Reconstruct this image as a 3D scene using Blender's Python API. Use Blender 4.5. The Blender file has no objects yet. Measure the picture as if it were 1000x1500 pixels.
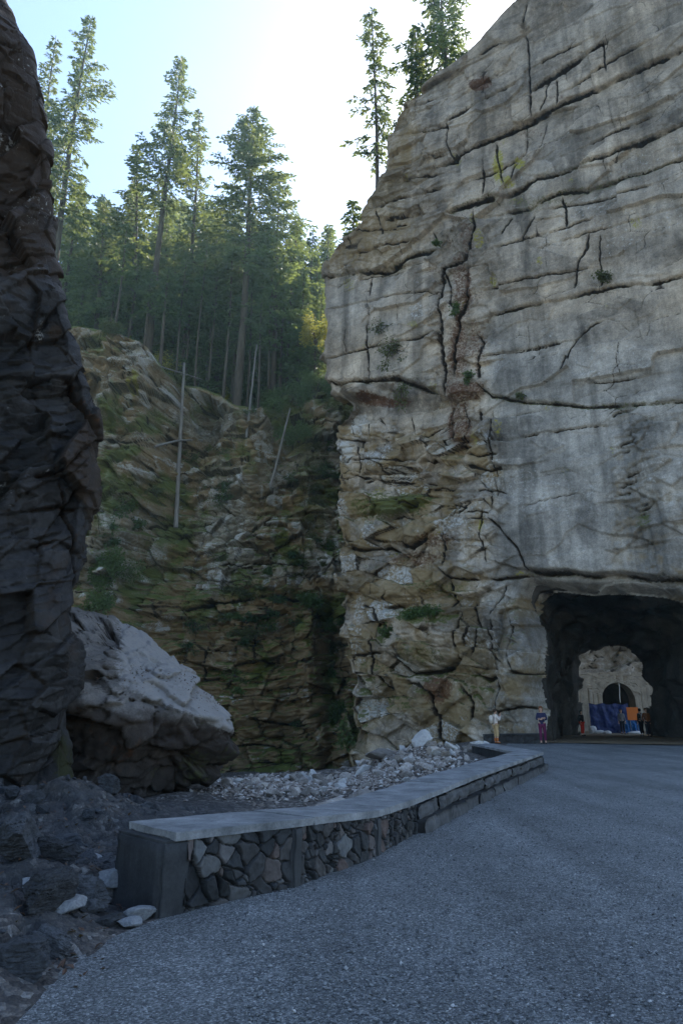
import bpy, bmesh, math, random
import numpy as np
from mathutils import Vector, Matrix
R = math.radians
random.seed(7)
rng = np.random.default_rng(7)
scene = bpy.context.scene
COL = scene.collection

# ------------------------------------------------------------------ camera geometry
PITCH = R(19.1); FPX = 985.0; EYE = 1.5
CP, SP = math.cos(PITCH), math.sin(PITCH)
def ray(px, py):
    return np.array([px-500.0, CP*FPX - SP*(704-py), SP*FPX + CP*(704-py)])
def on_z(px, py, z=0.0):
    d = ray(px, py); return np.array([0, 0, EYE]) + d*(z-EYE)/d[2]
def on_y(px, py, Y):
    d = ray(px, py); return np.array([0, 0, EYE]) + d*(Y/d[1])
def on_plane(px, py, P0, n):
    d = ray(px, py); o = np.array([0, 0, EYE]); return o + d*(np.dot(P0-o, n)/np.dot(d, n))
def to_px(x, y, z):
    c = y*CP + (z-EYE)*SP; u = -y*SP + (z-EYE)*CP
    c = np.where(np.abs(c) < .1, .1, c)
    return 500 + FPX*x/c, 704 - FPX*u/c

# ------------------------------------------------------------------ noise
_p = np.random.default_rng(3).permutation(256); PERM = np.concatenate([_p, _p, _p])
_g = np.random.default_rng(4).normal(size=(256, 3)); GRAD = _g/np.linalg.norm(_g, axis=1)[:, None]
RT = np.random.default_rng(5).random((65536, 6))
def perlin(x, y, z, s=0):
    x = np.asarray(x, float)+s*17.3; y = np.asarray(y, float)+s*7.7; z = np.asarray(z, float)+s*3.1
    x, y, z = np.broadcast_arrays(x, y, z)
    xi, yi, zi = np.floor(x).astype(int), np.floor(y).astype(int), np.floor(z).astype(int)
    xf, yf, zf = x-xi, y-yi, z-zi
    xi &= 255; yi &= 255; zi &= 255
    u, v, w = [t*t*t*(t*(t*6-15)+10) for t in (xf, yf, zf)]
    r = 0
    for a in (0, 1):
        pa = PERM[xi+a]; wa = u if a else 1-u
        for b in (0, 1):
            pb = PERM[pa+yi+b]; wb = v if b else 1-v
            for c in (0, 1):
                g = GRAD[PERM[pb+zi+c]]; wc = w if c else 1-w
                r = r + wa*wb*wc*(g[..., 0]*(xf-a)+g[..., 1]*(yf-b)+g[..., 2]*(zf-c))
    return r*1.5
def fbm(x, y, z, o=4, s=0, gain=.5):
    r = 0; a = 1; f = 1
    for i in range(o):
        r = r + a*perlin(x*f, y*f, z*f, s+i*3); a *= gain; f *= 2.03
    return r
def sm(a, b, x):
    t = np.clip((x-a)/(b-a), 0, 1); return t*t*(3-2*t)
def cells(u, v, su, sv, seed=0, p=2.0, jit=.92):
    """jittered rectangular cells: nearest-cell random numbers, offset from its centre, edge distance"""
    a, b = u/su, v/sv
    ia, ib = np.floor(a).astype(int), np.floor(b).astype(int)
    F1 = np.full(a.shape, 9e9); F2 = F1.copy(); best = np.zeros(a.shape, int); dx = np.zeros(a.shape); dy = dx.copy()
    for i in (-1, 0, 1):
        for j in (-1, 0, 1):
            h = ((ia+i)*7919 + (ib+j)*104729 + seed*1299709) & 65535
            q = RT[h]
            ex = a-(ia+i+.5+(q[..., 0]-.5)*jit); ey = b-(ib+j+.5+(q[..., 1]-.5)*jit)
            d = (np.abs(ex)**p+np.abs(ey)**p)**(1/p)
            m = d < F1
            F2 = np.where(m, F1, np.minimum(F2, d)); F1 = np.where(m, d, F1)
            best = np.where(m, h, best); dx = np.where(m, ex, dx); dy = np.where(m, ey, dy)
    return RT[best], dx, dy, F2-F1
def blocks(u, v, su, sv, amp, seed=0, tilt=1.0, groove=.35, gw=.12, p=2.0, jit=.92):
    q, dx, dy, e = cells(u, v, su, sv, seed, p, jit)
    return amp*((q[..., 2]-.5)*1.6 + tilt*((q[..., 3]-.5)*dx*1.4 + (q[..., 4]-.5)*dy*2.0) - groove*np.exp(-(e/gw)**2)), e
def cellrand(u, v, su, sv, seed=0, p=2.0, jit=.92): return cells(u, v, su, sv, seed, p, jit)[0][..., 5]

# ------------------------------------------------------------------ mesh helpers
def link(o, parent=None):
    COL.objects.link(o)
    if parent is not None: o.parent = parent
    return o
def mesh_np(name, V, faces, mats, parent=None, smooth=True, attrs=None, fmat=None):
    """faces: int array (n,3) or (n,4), or list of such arrays"""
    if isinstance(faces, np.ndarray): faces = [faces]
    faces = [np.asarray(f, int) for f in faces if len(f)]
    me = bpy.data.meshes.new(name)
    V = np.asarray(V, float)
    me.vertices.add(len(V)); me.vertices.foreach_set('co', V.ravel())
    li = np.concatenate([f.ravel() for f in faces]); lt = np.concatenate([np.full(len(f), f.shape[1]) for f in faces])
    ls = np.concatenate([[0], np.cumsum(lt)[:-1]])
    me.loops.add(len(li)); me.loops.foreach_set('vertex_index', li)
    me.polygons.add(len(lt)); me.polygons.foreach_set('loop_start', ls); me.polygons.foreach_set('loop_total', lt)
    me.polygons.foreach_set('use_smooth', np.full(len(lt), smooth))
    for m in (mats if isinstance(mats, (list, tuple)) else [mats]): me.materials.append(m)
    if fmat is not None: me.polygons.foreach_set('material_index', np.asarray(fmat, int))
    me.update(calc_edges=True)
    for k, A in (attrs or {}).items():
        at = me.attributes.new(k, 'FLOAT_COLOR', 'POINT')
        B = np.ones((len(V), 4)); B[:, 3] = 0 if k == 'mask_b' else 1; B[:, :A.shape[1]] = A
        at.data.foreach_set('color', B.ravel())
    return link(bpy.data.objects.new(name, me), parent)
def bm_obj(name, bm, mat, parent=None, smooth=False):
    me = bpy.data.meshes.new(name)
    bmesh.ops.recalc_face_normals(bm, faces=bm.faces)
    bm.to_mesh(me); bm.free()
    for m in (mat if isinstance(mat, (list, tuple)) else [mat]): me.materials.append(m)
    if smooth: me.polygons.foreach_set('use_smooth', [True]*len(me.polygons))
    return link(bpy.data.objects.new(name, me), parent)
def empty(name, loc, label, cat, group=None, rz=0):
    o = link(bpy.data.objects.new(name, None)); o.location = loc; o.rotation_euler = (0, 0, rz); o.empty_display_size = .2
    return tag(o, label, cat, group)
def tag(o, label, cat, group=None, kind=None):
    if label: o['label'] = label
    if cat: o['category'] = cat
    if group: o['group'] = group
    if kind: o['kind'] = kind
    return o
def grid_faces(nr, nc):
    i = np.arange(nr*nc).reshape(nr, nc)
    return np.stack([i[:-1, :-1], i[:-1, 1:], i[1:, 1:], i[1:, :-1]], -1).reshape(-1, 4)
class MB:
    def __init__(s): s.v = []; s.f3 = []; s.f4 = []; s.n = 0
    def add(s, V, f):
        f = np.asarray(f, int)+s.n; V = np.asarray(V, float)
        (s.f4 if f.shape[1] == 4 else s.f3).append(f); s.v.append(V); s.n += len(V)
    def tube(s, pts, rad, k=6, cap=True):
        pts = np.asarray(pts, float); n = len(pts); rad = np.broadcast_to(rad, (n,))
        T = np.gradient(pts, axis=0); T /= np.linalg.norm(T, axis=1)[:, None]+1e-9
        ref = np.array([0, 0, 1.]) if abs(T[0, 2]) < .8 else np.array([1., 0, 0])
        A = np.cross(T, ref); A /= np.linalg.norm(A, axis=1)[:, None]+1e-9; B = np.cross(T, A)
        an = np.arange(k)*2*math.pi/k
        V = pts[:, None] + rad[:, None, None]*(np.cos(an)[None, :, None]*A[:, None]+np.sin(an)[None, :, None]*B[:, None])
        i = np.arange(n*k).reshape(n, k); j = np.roll(i, -1, 1)
        s.add(V.reshape(-1, 3), np.stack([i[:-1], j[:-1], j[1:], i[1:]], -1).reshape(-1, 4))
        if cap:
            for ring, c in ((i[0], pts[0]), (i[-1], pts[-1])):
                V2 = np.vstack([V.reshape(-1, 3)[ring], c[None]])
                s.add(V2, [[q, (q+1) % k, k] for q in range(k)])
    def build(s, name, mats, parent=None, smooth=True):
        fs = ([np.vstack(s.f3)] if s.f3 else []) + ([np.vstack(s.f4)] if s.f4 else [])
        return mesh_np(name, np.vstack(s.v), fs, mats, parent, smooth)

# ------------------------------------------------------------------ material helpers
class MT:
    def __init__(s, name):
        s.m = bpy.data.materials.new(name); s.m.use_nodes = True; s.nt = s.m.node_tree
        s.b = s.nt.nodes['Principled BSDF']; s.out = s.nt.nodes['Material Output']
        s.b.inputs['Specular IOR Level'].default_value = .25
        tc = s.nt.nodes.new('ShaderNodeTexCoord'); s.co = tc.outputs['Object']; s.nrm = tc.outputs['Normal']
    def n(s, t, **kw):
        nd = s.nt.nodes.new('ShaderNode'+t)
        for k, v in kw.items(): setattr(nd, k, v)
        return nd
    def l(s, a, b): s.nt.links.new(a, b)
    def put(s, sock, v):
        if isinstance(v, bpy.types.NodeSocket): s.l(v, sock)
        elif isinstance(v, (tuple, list)) and len(v) == 3 and sock.type == 'RGBA': sock.default_value = (*v, 1)
        else: sock.default_value = v
    def map(s, sc, loc=(0, 0, 0), rot=(0, 0, 0), vec=None):
        nd = s.n('Mapping'); s.l(vec or s.co, nd.inputs[0]); nd.inputs['Scale'].default_value = sc; nd.inputs['Location'].default_value = loc; nd.inputs['Rotation'].default_value = rot
        return nd.outputs[0]
    def noise(s, scale, detail=6, rough=.6, vec=None, dist=0):
        nd = s.n('TexNoise'); s.l(vec or s.co, nd.inputs['Vector'])
        for k, v in (('Scale', scale), ('Detail', detail), ('Roughness', rough), ('Distortion', dist)): nd.inputs[k].default_value = v
        return nd.outputs['Fac']
    def voro(s, scale, feature='F1', out='Distance', vec=None):
        nd = s.n('TexVoronoi', feature=feature); s.l(vec or s.co, nd.inputs['Vector']); nd.inputs['Scale'].default_value = scale
        return nd.outputs[out]
    def ramp(s, fac, pts):
        nd = s.n('ValToRGB'); e = nd.color_ramp.elements
        while len(e) < len(pts): e.new(.5)
        for k, (p, c) in enumerate(pts):
            e[k].position = p; e[k].color = (*c, 1) if isinstance(c, tuple) else (c, c, c, 1)
        s.put(nd.inputs[0], fac); return nd.outputs[0]
    def mix(s, fac, a, b, mode='MIX'):
        nd = s.n('Mix', data_type='RGBA', blend_type=mode)
        s.put(nd.inputs[0], fac); s.put(nd.inputs[6], a); s.put(nd.inputs[7], b); return nd.outputs[2]
    def math(s, op, a, b=0.0, clamp=False):
        nd = s.n('Math', operation=op, use_clamp=clamp); s.put(nd.inputs[0], a); s.put(nd.inputs[1], b); return nd.outputs[0]
    def rng(s, v, a, b, c=0.0, d=1.0):
        nd = s.n('MapRange', interpolation_type='SMOOTHSTEP'); s.put(nd.inputs[0], v)
        for i, q in enumerate((a, b, c, d)): nd.inputs[1+i].default_value = q
        return nd.outputs[0]
    def attr(s, name):
        a = s.n('Attribute', attribute_name=name); sp = s.n('SeparateColor'); s.l(a.outputs['Color'], sp.inputs[0]); return sp.outputs
    def bump(s, h, strength=.5, dist=.05, prev=None):
        nd = s.n('Bump'); s.put(nd.inputs['Height'], h); nd.inputs['Strength'].default_value = strength; nd.inputs['Distance'].default_value = dist
        if prev: s.l(prev, nd.inputs['Normal'])
        return nd.outputs[0]
    def fin(s, col, rough=.85, nrm=None, spec=.25):
        s.put(s.b.inputs['Base Color'], col); s.put(s.b.inputs['Roughness'], rough); s.b.inputs['Specular IOR Level'].default_value = spec
        if nrm: s.l(nrm, s.b.inputs['Normal'])
        return s.m
    def up(s):
        g = s.n('NewGeometry'); sp = s.n('SeparateXYZ'); s.l(g.outputs['Normal'], sp.inputs[0]); return sp.outputs[2]

MASK = True
def rock_material(name, dark, light, tan=(.27, .195, .095), scale=1.0, streak=.5, grain=14, moss_col=(.075, .085, .018), up_moss=.5, spec=.25, rough=.85, motk=.42, cracks_col=(.03, .02, .012), pale_col=(.42, .42, .41), bumpd=.05, base_bias=(.3, .7)):
    """reads mask_a = crack, moss, rust, pale and mask_b = lichen, stain, tan"""
    t = MT(name)
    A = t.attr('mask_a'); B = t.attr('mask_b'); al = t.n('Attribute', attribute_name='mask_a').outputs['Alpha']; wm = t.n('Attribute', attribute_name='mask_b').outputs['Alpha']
    big = t.noise(.45*scale, 8, .62)
    col = t.ramp(big, [(base_bias[0], dark), (base_bias[1], light)])
    col = t.mix(wm, col, (1.13, 1.0, .85), 'MULTIPLY')  # warm bounce light multiplied into the rock colour
    strk = t.noise(1.0*scale, 7, .65, t.map((1.1, 1.1, .13)))
    col = t.mix(streak, col, t.ramp(strk, [(.28, .35), (.5, .95), (.75, 1.35)]), 'MULTIPLY')
    st2 = t.noise(1.0*scale, 5, .6, t.map((.55, .55, .05), loc=(3, 1, 0)))
    col = t.mix(streak*.8, col, t.ramp(st2, [(.36, .38), (.46, 1.0), (.6, 1.0), (.72, 1.2)]), 'MULTIPLY')
    bed = t.noise(1.0*scale, 6, .6, t.map((.25, .25, 3.2), rot=(.06, .1, 0)))
    col = t.mix(.25, col, t.ramp(bed, [(.3, .55), (.55, 1.0), (.75, 1.25)]), 'MULTIPLY')
    fine = t.noise(grain, 8, .75)
    col = t.mix(.62, col, t.ramp(fine, [(.32, .4), (.5, 1.0), (.7, 1.5)]), 'MULTIPLY')
    mot = t.noise(3.1*scale, 9, .78, None, .6)
    col = t.mix(motk, col, t.ramp(mot, [(.34, .45), (.5, 1.0), (.66, 1.45)]), 'MULTIPLY')
    brk = t.math('SUBTRACT', t.noise(2.3*scale, 9, .7), .5)
    brk2 = t.math('SUBTRACT', t.noise(5.5*scale, 9, .75), .5)
    def th(mask, k=2.2, lo=.25, hi=.75, b=None):
        return t.rng(t.math('ADD', mask, t.math('MULTIPLY', b or brk, k)), lo, hi)
    tanc = t.mix(t.noise(1.7*scale, 7, .7), tan, tuple(c*.45 for c in tan))
    col = t.mix(t.math('MULTIPLY', th(B[2], 1.5, .2, .8), .85), col, tanc)
    col = t.mix(t.math('MULTIPLY', th(al, 2.6, .45, .8, brk2), .85), col, pale_col)
    col = t.mix(t.math('MULTIPLY', th(B[1], 1.8, .3, .9), .8), col, t.mix(.5, col, (.012, .012, .014)))
    col = t.mix(t.math('MULTIPLY', th(A[2], 2.2, .35, .8, brk2), .9), col, t.mix(t.noise(6, 5), (.12, .045, .015), (.035, .018, .01)))
    col = t.mix(t.math('MULTIPLY', th(B[0], 2.6, .5, .8, brk2), .85), col, t.mix(t.noise(5, 4), (.36, .31, .02), (.13, .14, .03)))
    up = t.math('MULTIPLY', t.rng(t.up(), .35, .8), up_moss)
    mm = t.math('ADD', A[1], up)
    mossn = t.noise(9, 9, .8)
    col = t.mix(t.math('MULTIPLY', th(mm, 2.0, .4, .75, brk2), .92), col, t.mix(mossn, tuple(c*.35 for c in moss_col), tuple(c*1.5 for c in moss_col)))
    col = t.mix(t.math('MULTIPLY', th(A[0], .8, .2, .6, brk2), .95), col, t.mix(t.noise(3, 5), cracks_col, tuple(c*.3 for c in cracks_col)))
    h = t.math('ADD', t.noise(6.5*scale, 12, .72), t.math('MULTIPLY', fine, .5))
    nb = t.bump(h, .7, bumpd*1.3)
    nb = t.bump(t.noise(30, 6, .7), .35, bumpd*.4, nb)
    return t.fin(col, rough, nb, spec)

# ------------------------------------------------------------------ feature tracing on a rock sheet
class Feat:
    def __init__(s, px, py, w=None):
        n1 = fbm(px/38, py/38, 0*px, 3, 11); n2 = fbm(px/38, py/38, 0*px+5, 3, 12)
        s.x = px+n1*1.3+fbm(px/7, py/7, 0*px+2, 2, 13)*1.3; s.y = py+n2*1.3+fbm(px/7, py/7, 0*px+8, 2, 14)*1.3
        s.brk = fbm(px/46, py/46, 0*px+7, 3, 16); s.vary = .75+.5*fbm(px/22, py/22, 0*px+3, 2, 15)
        z = np.zeros(px.shape)
        s.d = z.copy(); s.crack = z.copy(); s.moss = z.copy(); s.rust = z.copy(); s.pale = z.copy(); s.lich = z.copy(); s.stain = z.copy(); s.tan = z.copy(); s.warm = z.copy()
    def line(s, pts, w=3.0, depth=.15, over=0.0, L=18, dark=1.0, moss=0.0, rust=0.0, lip=0.0):
        """crack along a traced polyline; over = how far the rock above juts out over the rock below"""
        P = np.array(pts, float); mg = max(w*4, L*5.2 if (over or lip) else 0)+6
        m = (s.x > P[:, 0].min()-mg) & (s.x < P[:, 0].max()+mg) & (s.y > P[:, 1].min()-mg) & (s.y < P[:, 1].max()+mg)
        if not m.any(): return
        x, y = s.x[m], s.y[m]; D = np.full(x.shape, 1e9); S = np.zeros(x.shape); W = np.ones(x.shape)
        tot = len(P)-1
        for k in range(tot):
            a, b = P[k], P[k+1]; e = b-a; l2 = e@e+1e-9
            t = np.clip(((x-a[0])*e[0]+(y-a[1])*e[1])/l2, 0, 1)
            dx, dy = x-a[0]-t*e[0], y-a[1]-t*e[1]; d = np.hypot(dx, dy)
            sgn = np.sign(e[0])*(e[0]*dy-e[1]*dx)
            q = d < D; D = np.where(q, d, D); S = np.where(q, np.where(sgn >= 0, d, -d), S)
            tt = (k+t)/tot; W = np.where(q, np.clip(np.minimum(tt, 1-tt)*8+.35, 0, 1), W)
        w2 = .62*w*np.clip(s.vary[m], .3, 1.6)*(.4+.6*W)
        brk = np.clip(.9+1.5*s.brk[m], .15, 1)
        g = np.exp(-(D/w2)**2)*W*brk
        s.d[m] -= depth*g
        if over: s.d[m] -= .62*over*np.minimum(1, W*1.6)*np.where(S > 0, np.clip(1-S/(5.0*L), 0, 1), np.exp(S/1.6))
        if lip: s.d[m] += lip*W*np.where(S <= 0, np.exp(S/L), np.exp(-np.clip(S, 0, None)/2.5))
        s.crack[m] = np.maximum(s.crack[m], dark*g)
        g2 = np.exp(-(D/(w2*2.6+3))**2)*W
        s.rust[m] = np.maximum(s.rust[m], min(.42, .10*w)*g2*brk); s.stain[m] = np.maximum(s.stain[m], .4*min(1, w/3.5)*np.exp(-(D/(w2*1.3+1))**2)*W*brk)
        if moss: s.moss[m] = np.maximum(s.moss[m], moss*g2)
        if rust: s.rust[m] = np.maximum(s.rust[m], rust*g2)
    def blob(s, attr, x, y, rx, ry, v=1.0, rot=0.0, soft=.5):
        c, q = math.cos(R(rot)), math.sin(R(rot))
        dx, dy = s.x-x, s.y-y
        d = np.hypot((dx*c+dy*q)/rx, (-dx*q+dy*c)/ry)
        g = v*(1-sm(1-soft, 1+soft*.6, d)); A = getattr(s, attr)
        if attr == 'd': A += g
        else: np.maximum(A, g, out=A)
    def masks(s):
        f = lambda *a: np.stack([np.clip(q, 0, 1).ravel() for q in a], -1)
        return {'mask_a': f(s.crack, s.moss, s.rust, s.pale), 'mask_b': f(s.lich, s.stain, s.tan, s.warm)}

# ------------------------------------------------------------------ materials
M = {}
M['cliff'] = rock_material('granite_cliff', (.135, .125, .111), (.435, .406, .362), streak=.75)
M['gorge'] = rock_material('mossy_gorge_rock', (.10, .088, .066), (.385, .35, .285), tan=(.29, .195, .092), scale=1.5, streak=.22, up_moss=.7, moss_col=(.090, .112, .022), bumpd=.09)
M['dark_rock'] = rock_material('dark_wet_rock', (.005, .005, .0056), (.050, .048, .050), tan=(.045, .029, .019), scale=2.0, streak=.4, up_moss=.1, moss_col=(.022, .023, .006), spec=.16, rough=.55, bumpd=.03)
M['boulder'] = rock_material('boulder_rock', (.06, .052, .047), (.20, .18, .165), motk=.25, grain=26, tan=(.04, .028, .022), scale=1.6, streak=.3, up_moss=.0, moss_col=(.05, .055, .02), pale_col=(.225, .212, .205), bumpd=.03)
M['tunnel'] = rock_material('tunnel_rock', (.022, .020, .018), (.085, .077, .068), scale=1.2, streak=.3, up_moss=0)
def simple_rock(name, a, b, sc=3.0, bd=.02, per_obj=.0):
    t = MT(name)
    c = t.ramp(t.noise(sc, 9, .7), [(.3, a), (.7, b)])
    c = t.mix(.5, c, t.ramp(t.noise(sc*9, 6, .7), [(.3, .55), (.7, 1.35)]), 'MULTIPLY')
    if per_obj:
        oi = t.n('ObjectInfo').outputs['Random']
        c = t.mix(per_obj, c, t.ramp(oi, [(0, .35), (.5, .9), (1, 1.6)]), 'MULTIPLY')
    return t.fin(c, .85, t.bump(t.noise(sc*3, 10, .7), .7, bd))
M['rubble'] = simple_rock('pale_broken_rock', (.16, .13, .11), (.40, .37, .34), 4, .02, .75)
M['white_rock'] = simple_rock('white_broken_rock', (.30, .29, .28), (.5, .49, .48), 4, .02)
M['slate'] = simple_rock('dark_slate_rock', (.012, .013, .016), (.075, .08, .09), 5, .02, .6)
M['grey_rock'] = simple_rock('blue_grey_rock', (.10, .11, .125), (.26, .27, .29), 5, .015)
def concrete(name, a, b, sc=2.0):
    t = MT(name)
    c = t.ramp(t.noise(sc, 9, .7), [(.3, a), (.7, b)])
    c = t.mix(.55, c, t.ramp(t.noise(sc*22, 5, .7), [(.35, .62), (.65, 1.2)]), 'MULTIPLY')
    c = t.mix(.35, c, t.ramp(t.noise(1.5, 7, .7, t.map((5, 5, .8))), [(.35, .5), (.6, 1.1)]), 'MULTIPLY')
    return t.fin(c, .88, t.bump(t.noise(sc*20, 8, .7), .5, .008))
M['coping'] = concrete('pale_concrete', (.085, .091, .098), (.29, .297, .308))
M['pier'] = concrete('weathered_dark_concrete', (.018, .02, .023), (.055, .058, .062))
M['mortar'] = concrete('dark_mortar', (.02, .02, .021), (.055, .055, .057), 4)
t = MT('parapet_stone')
v = t.attr('stone_tint')[0]
c = t.ramp(v, [(0, (.008, .009, .010)), (.35, (.028, .031, .035)), (.7, (.05, .047, .047)), (.9, (.095, .10, .105)), (1, (.07, .05, .045))])
c = t.mix(.6, c, t.ramp(t.noise(9, 8, .7), [(.3, .5), (.7, 1.5)]), 'MULTIPLY')
M['stone'] = t.fin(c, .8, t.bump(t.noise(22, 9, .7), .6, .012))
M['block'] = concrete('rough_grey_block', (.035, .037, .04), (.10, .102, .108), 3)
M['masonry'] = concrete('pale_masonry', (.16, .14, .115), (.33, .30, .25), 1.5)

def gravel_mat(name, cols, size, fine_bump, patch=.5, bank=False, tracks=False):
    t = MT(name)
    w = t.map((1, 1, 1))
    vc = t.n('TexVoronoi'); t.l(w, vc.inputs['Vector']); vc.inputs['Scale'].default_value = size
    sp = t.n('SeparateColor'); t.l(vc.outputs['Color'], sp.inputs[0])
    c = t.ramp(sp.outputs[0], cols)
    v2 = t.n('TexVoronoi'); t.l(w, v2.inputs['Vector']); v2.inputs['Scale'].default_value = size*2.7
    s2 = t.n('SeparateColor'); t.l(v2.outputs['Color'], s2.inputs[0])
    c = t.mix(.5, c, t.ramp(s2.outputs[1], [(0, .35), (.6, .95), (1, 1.9)]), 'MULTIPLY')
    c = t.mix(patch, c, t.ramp(t.noise(.55, 8, .65), [(.3, .62), (.5, 1.0), (.72, 1.35)]), 'MULTIPLY')
    c = t.mix(.4, c, t.ramp(t.noise(4.5, 6, .7), [(.3, .6), (.7, 1.3)]), 'MULTIPLY')
    if bank: c = t.mix(t.math('MULTIPLY', t.attr('bank')[0], t.rng(t.noise(2.2, 7, .7), .3, .6, .35, .9)), c, t.mix(t.noise(6, 10, .78), (.008, .008, .009), (.06, .063, .07)))
    if tracks: c = t.mix(.55, c, t.ramp(t.noise(1.0, 4, .55, t.map((1.15, .10, 1), rot=(0, 0, .22))), [(.35, .66), (.5, 1.0), (.66, 1.32)]), 'MULTIPLY')
    h = t.math('ADD', t.math('MULTIPLY', vc.outputs['Distance'], -1.0), t.math('MULTIPLY', v2.outputs['Distance'], -.5))
    return t.fin(c, .85, t.bump(h, fine_bump, .02))
M['road'] = gravel_mat('crushed_gravel', [(0, (.055, .060, .065)), (.45, (.125, .133, .140)), (.8, (.19, .20, .207)), (.95, (.28, .29, .30)), (1, (.36, .365, .37))], 80, .7, .6, tracks=True)
M['ground'] = gravel_mat('dirt_and_stones', [(0, (.022, .020, .019)), (.5, (.075, .064, .058)), (.85, (.15, .135, .125)), (1, (.28, .27, .26))], 18, 1.0, .8, bank=True)
M['dirt'] = gravel_mat('brown_tunnel_dirt', [(0, (.10, .07, .04)), (.6, (.19, .135, .08)), (1, (.30, .23, .15))], 20, .5)

def leaf_mat(name, a, b, trans=.35, hue=.0):
    t = MT(name)
    v = t.attr('leaf_tint')[0]
    c = t.mix(v, a, b)
    oi = t.n('ObjectInfo').outputs['Random']
    c = t.mix(.5, c, t.ramp(oi, [(0, .6), (1, 1.35)]), 'MULTIPLY')
    t.fin(c, .6, None, .3)
    tr = t.n('BsdfTranslucent'); mx = t.n('MixShader'); mx.inputs[0].default_value = trans
    t.l(t.mix(.55, c, (.26, .27, .05)), tr.inputs[0])
    t.l(t.b.outputs[0], mx.inputs[1]); t.l(tr.outputs[0], mx.inputs[2]); t.l(mx.outputs[0], t.out.inputs[0])
    return t.m
M['needle'] = leaf_mat('conifer_needles', (.017, .056, .040), (.050, .108, .045), .48)
M['leaf'] = leaf_mat('shrub_leaves', (.028, .06, .020), (.07, .12, .035), .3)
M['gold_leaf'] = leaf_mat('yellow_leaves', (.17, .16, .03), (.34, .31, .06), .45)
M['brown_leaf'] = leaf_mat('fallen_leaves', (.03, .016, .012), (.12, .065, .045), .1)
M['twig_leaf'] = leaf_mat('sparse_leaves', (.035, .05, .02), (.08, .09, .035), .3)
def bark_mat(name, a, b):
    t = MT(name)
    c = t.ramp(t.noise(3, 8, .7, t.map((3, 3, .35))), [(.3, a), (.7, b)])
    return t.fin(c, .9, t.bump(t.noise(4, 8, .7, t.map((4, 4, .5))), .8, .03))
M['bark'] = bark_mat('conifer_bark', (.026, .020, .016), (.10, .078, .062))
M['dead_wood'] = bark_mat('dead_wood', (.09, .085, .08), (.26, .24, .22))
def plain(name, c, rough=.7, var=.25, sc=8):
    t = MT(name)
    k = t.mix(var, c, t.ramp(t.noise(sc, 6, .7), [(.3, .45), (.7, 1.5)]), 'MULTIPLY')
    return t.fin(k, rough)

# ------------------------------------------------------------------ CLIFF on the right (with the tunnel mouth)
P0 = np.array([13.3, 37.0, 0.0]); AW = R(35)
DW = np.array([math.cos(AW), -math.sin(AW), 0]); NW = np.array([-math.sin(AW), -math.cos(AW), 0])
EDGE = [(512, 1175), (510, 1150), (508, 1100), (505, 1000), (493, 900), (490, 830), (488, 760), (490, 700), (487, 650), (488, 622), (500, 606), (503, 592), (482, 572), (476, 555), (472, 520), (475, 480), (471, 440), (469, 402), (474, 385), (490, 365), (508, 350), (524, 330), (530, 303), (547, 275), (560, 250), (566, 225), (567, 200), (574, 180), (590, 152), (612, 130), (640, 117), (664, 106), (668, 90), (685, 72), (700, 56), (742, 10), (770, -20), (800, -60), (830, -90)]
ep = np.array([on_plane(x, y, P0, NW) for x, y in EDGE]); eu = (ep-P0)@DW; ez = ep[:, 2]
o_ = np.argsort(ez); eu, ez = eu[o_], ez[o_]
ZT = ez.max(); NR, NC, NB = 1050, 620, 46
Zr = np.linspace(-4.5, ZT, NR)
uL = np.interp(Zr, ez, eu); UR = 13.0
uL = uL + .25*fbm(Zr*.5, Zr*0, Zr*0, 4, 21)
RC = .5
tt = np.linspace(0, 1, NC)
Uf = uL[:, None] + (UR-uL)[:, None]*tt[None, :]
q = np.clip((RC-(Uf-uL[:, None]))/RC, 0, 1)
dep = RC*(1-np.sqrt(np.clip(1-q*q, 0, 1)))
kb = np.linspace(1, 0, NB, endpoint=False)
back = 26*kb**1.7
U = np.hstack([np.repeat(uL[:, None], NB, 1), Uf]); Wd = np.hstack([np.repeat((RC+back)[None, :], NR, 0), dep]); Zg = np.repeat(Zr[:, None], NB+NC, 1)
nx = np.hstack([np.ones((NR, NB)), q])                # 1 -> the normal looks along -DW, 0 -> along NW
base = P0 + U[..., None]*DW - Wd[..., None]*NW; base[..., 2] = Zg
nrm = (-DW)*nx[..., None] + NW*np.sqrt(1-np.clip(nx, 0, 1)**2)[..., None]
flat = P0 + (U-np.where(nx >= 1, Wd-RC, 0))[..., None]*DW
px, py = to_px(flat[..., 0], flat[..., 1], Zg)
F = Feat(px, py)
s_ = U - np.where(nx >= 1, Wd-RC, 0)
rough = sm(585, 650, py)*(1-sm(690, 745, px+.12*(py-800)))
rough = np.maximum(rough, sm(850, 880, py)*.75)
rough = np.maximum(rough, .55*(1-sm(30, 60, np.abs(px-672+(py-450)*.05)))*sm(300, 340, py)*(1-sm(600, 640, py)))
rough = np.maximum(rough, .35*(1-sm(600, 690, px))*(1-sm(390, 420, py)))
rough = np.maximum(rough, .38*sm(885, 905, px+(py-680)*.02)*sm(590, 620, py))
rough = np.maximum(rough, .9*(nx >= 1))
dip = Zg + .10*s_ + .12*fbm(s_*.15, Zg*.15, 0*Zg, 3, 31)
wob = .07*fbm(s_*.35, Zg*.35, 0*Zg+4, 3, 32)
D = .30*fbm(s_*.13, Zg*.13, 0*Zg, 3, 33)*(.4+.8*rough)
b1, e1 = blocks(s_+wob, dip+wob*.5, 4.6, 2.6, 1.0, 1, .8, .10, .04, 7.0, .75); low_ = sm(575, 600, py)*(1-rough)
D += (b1+.10*np.exp(-(e1/.04)**2)*(1-rough))*(.24+.42*rough-.14*low_)
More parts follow.
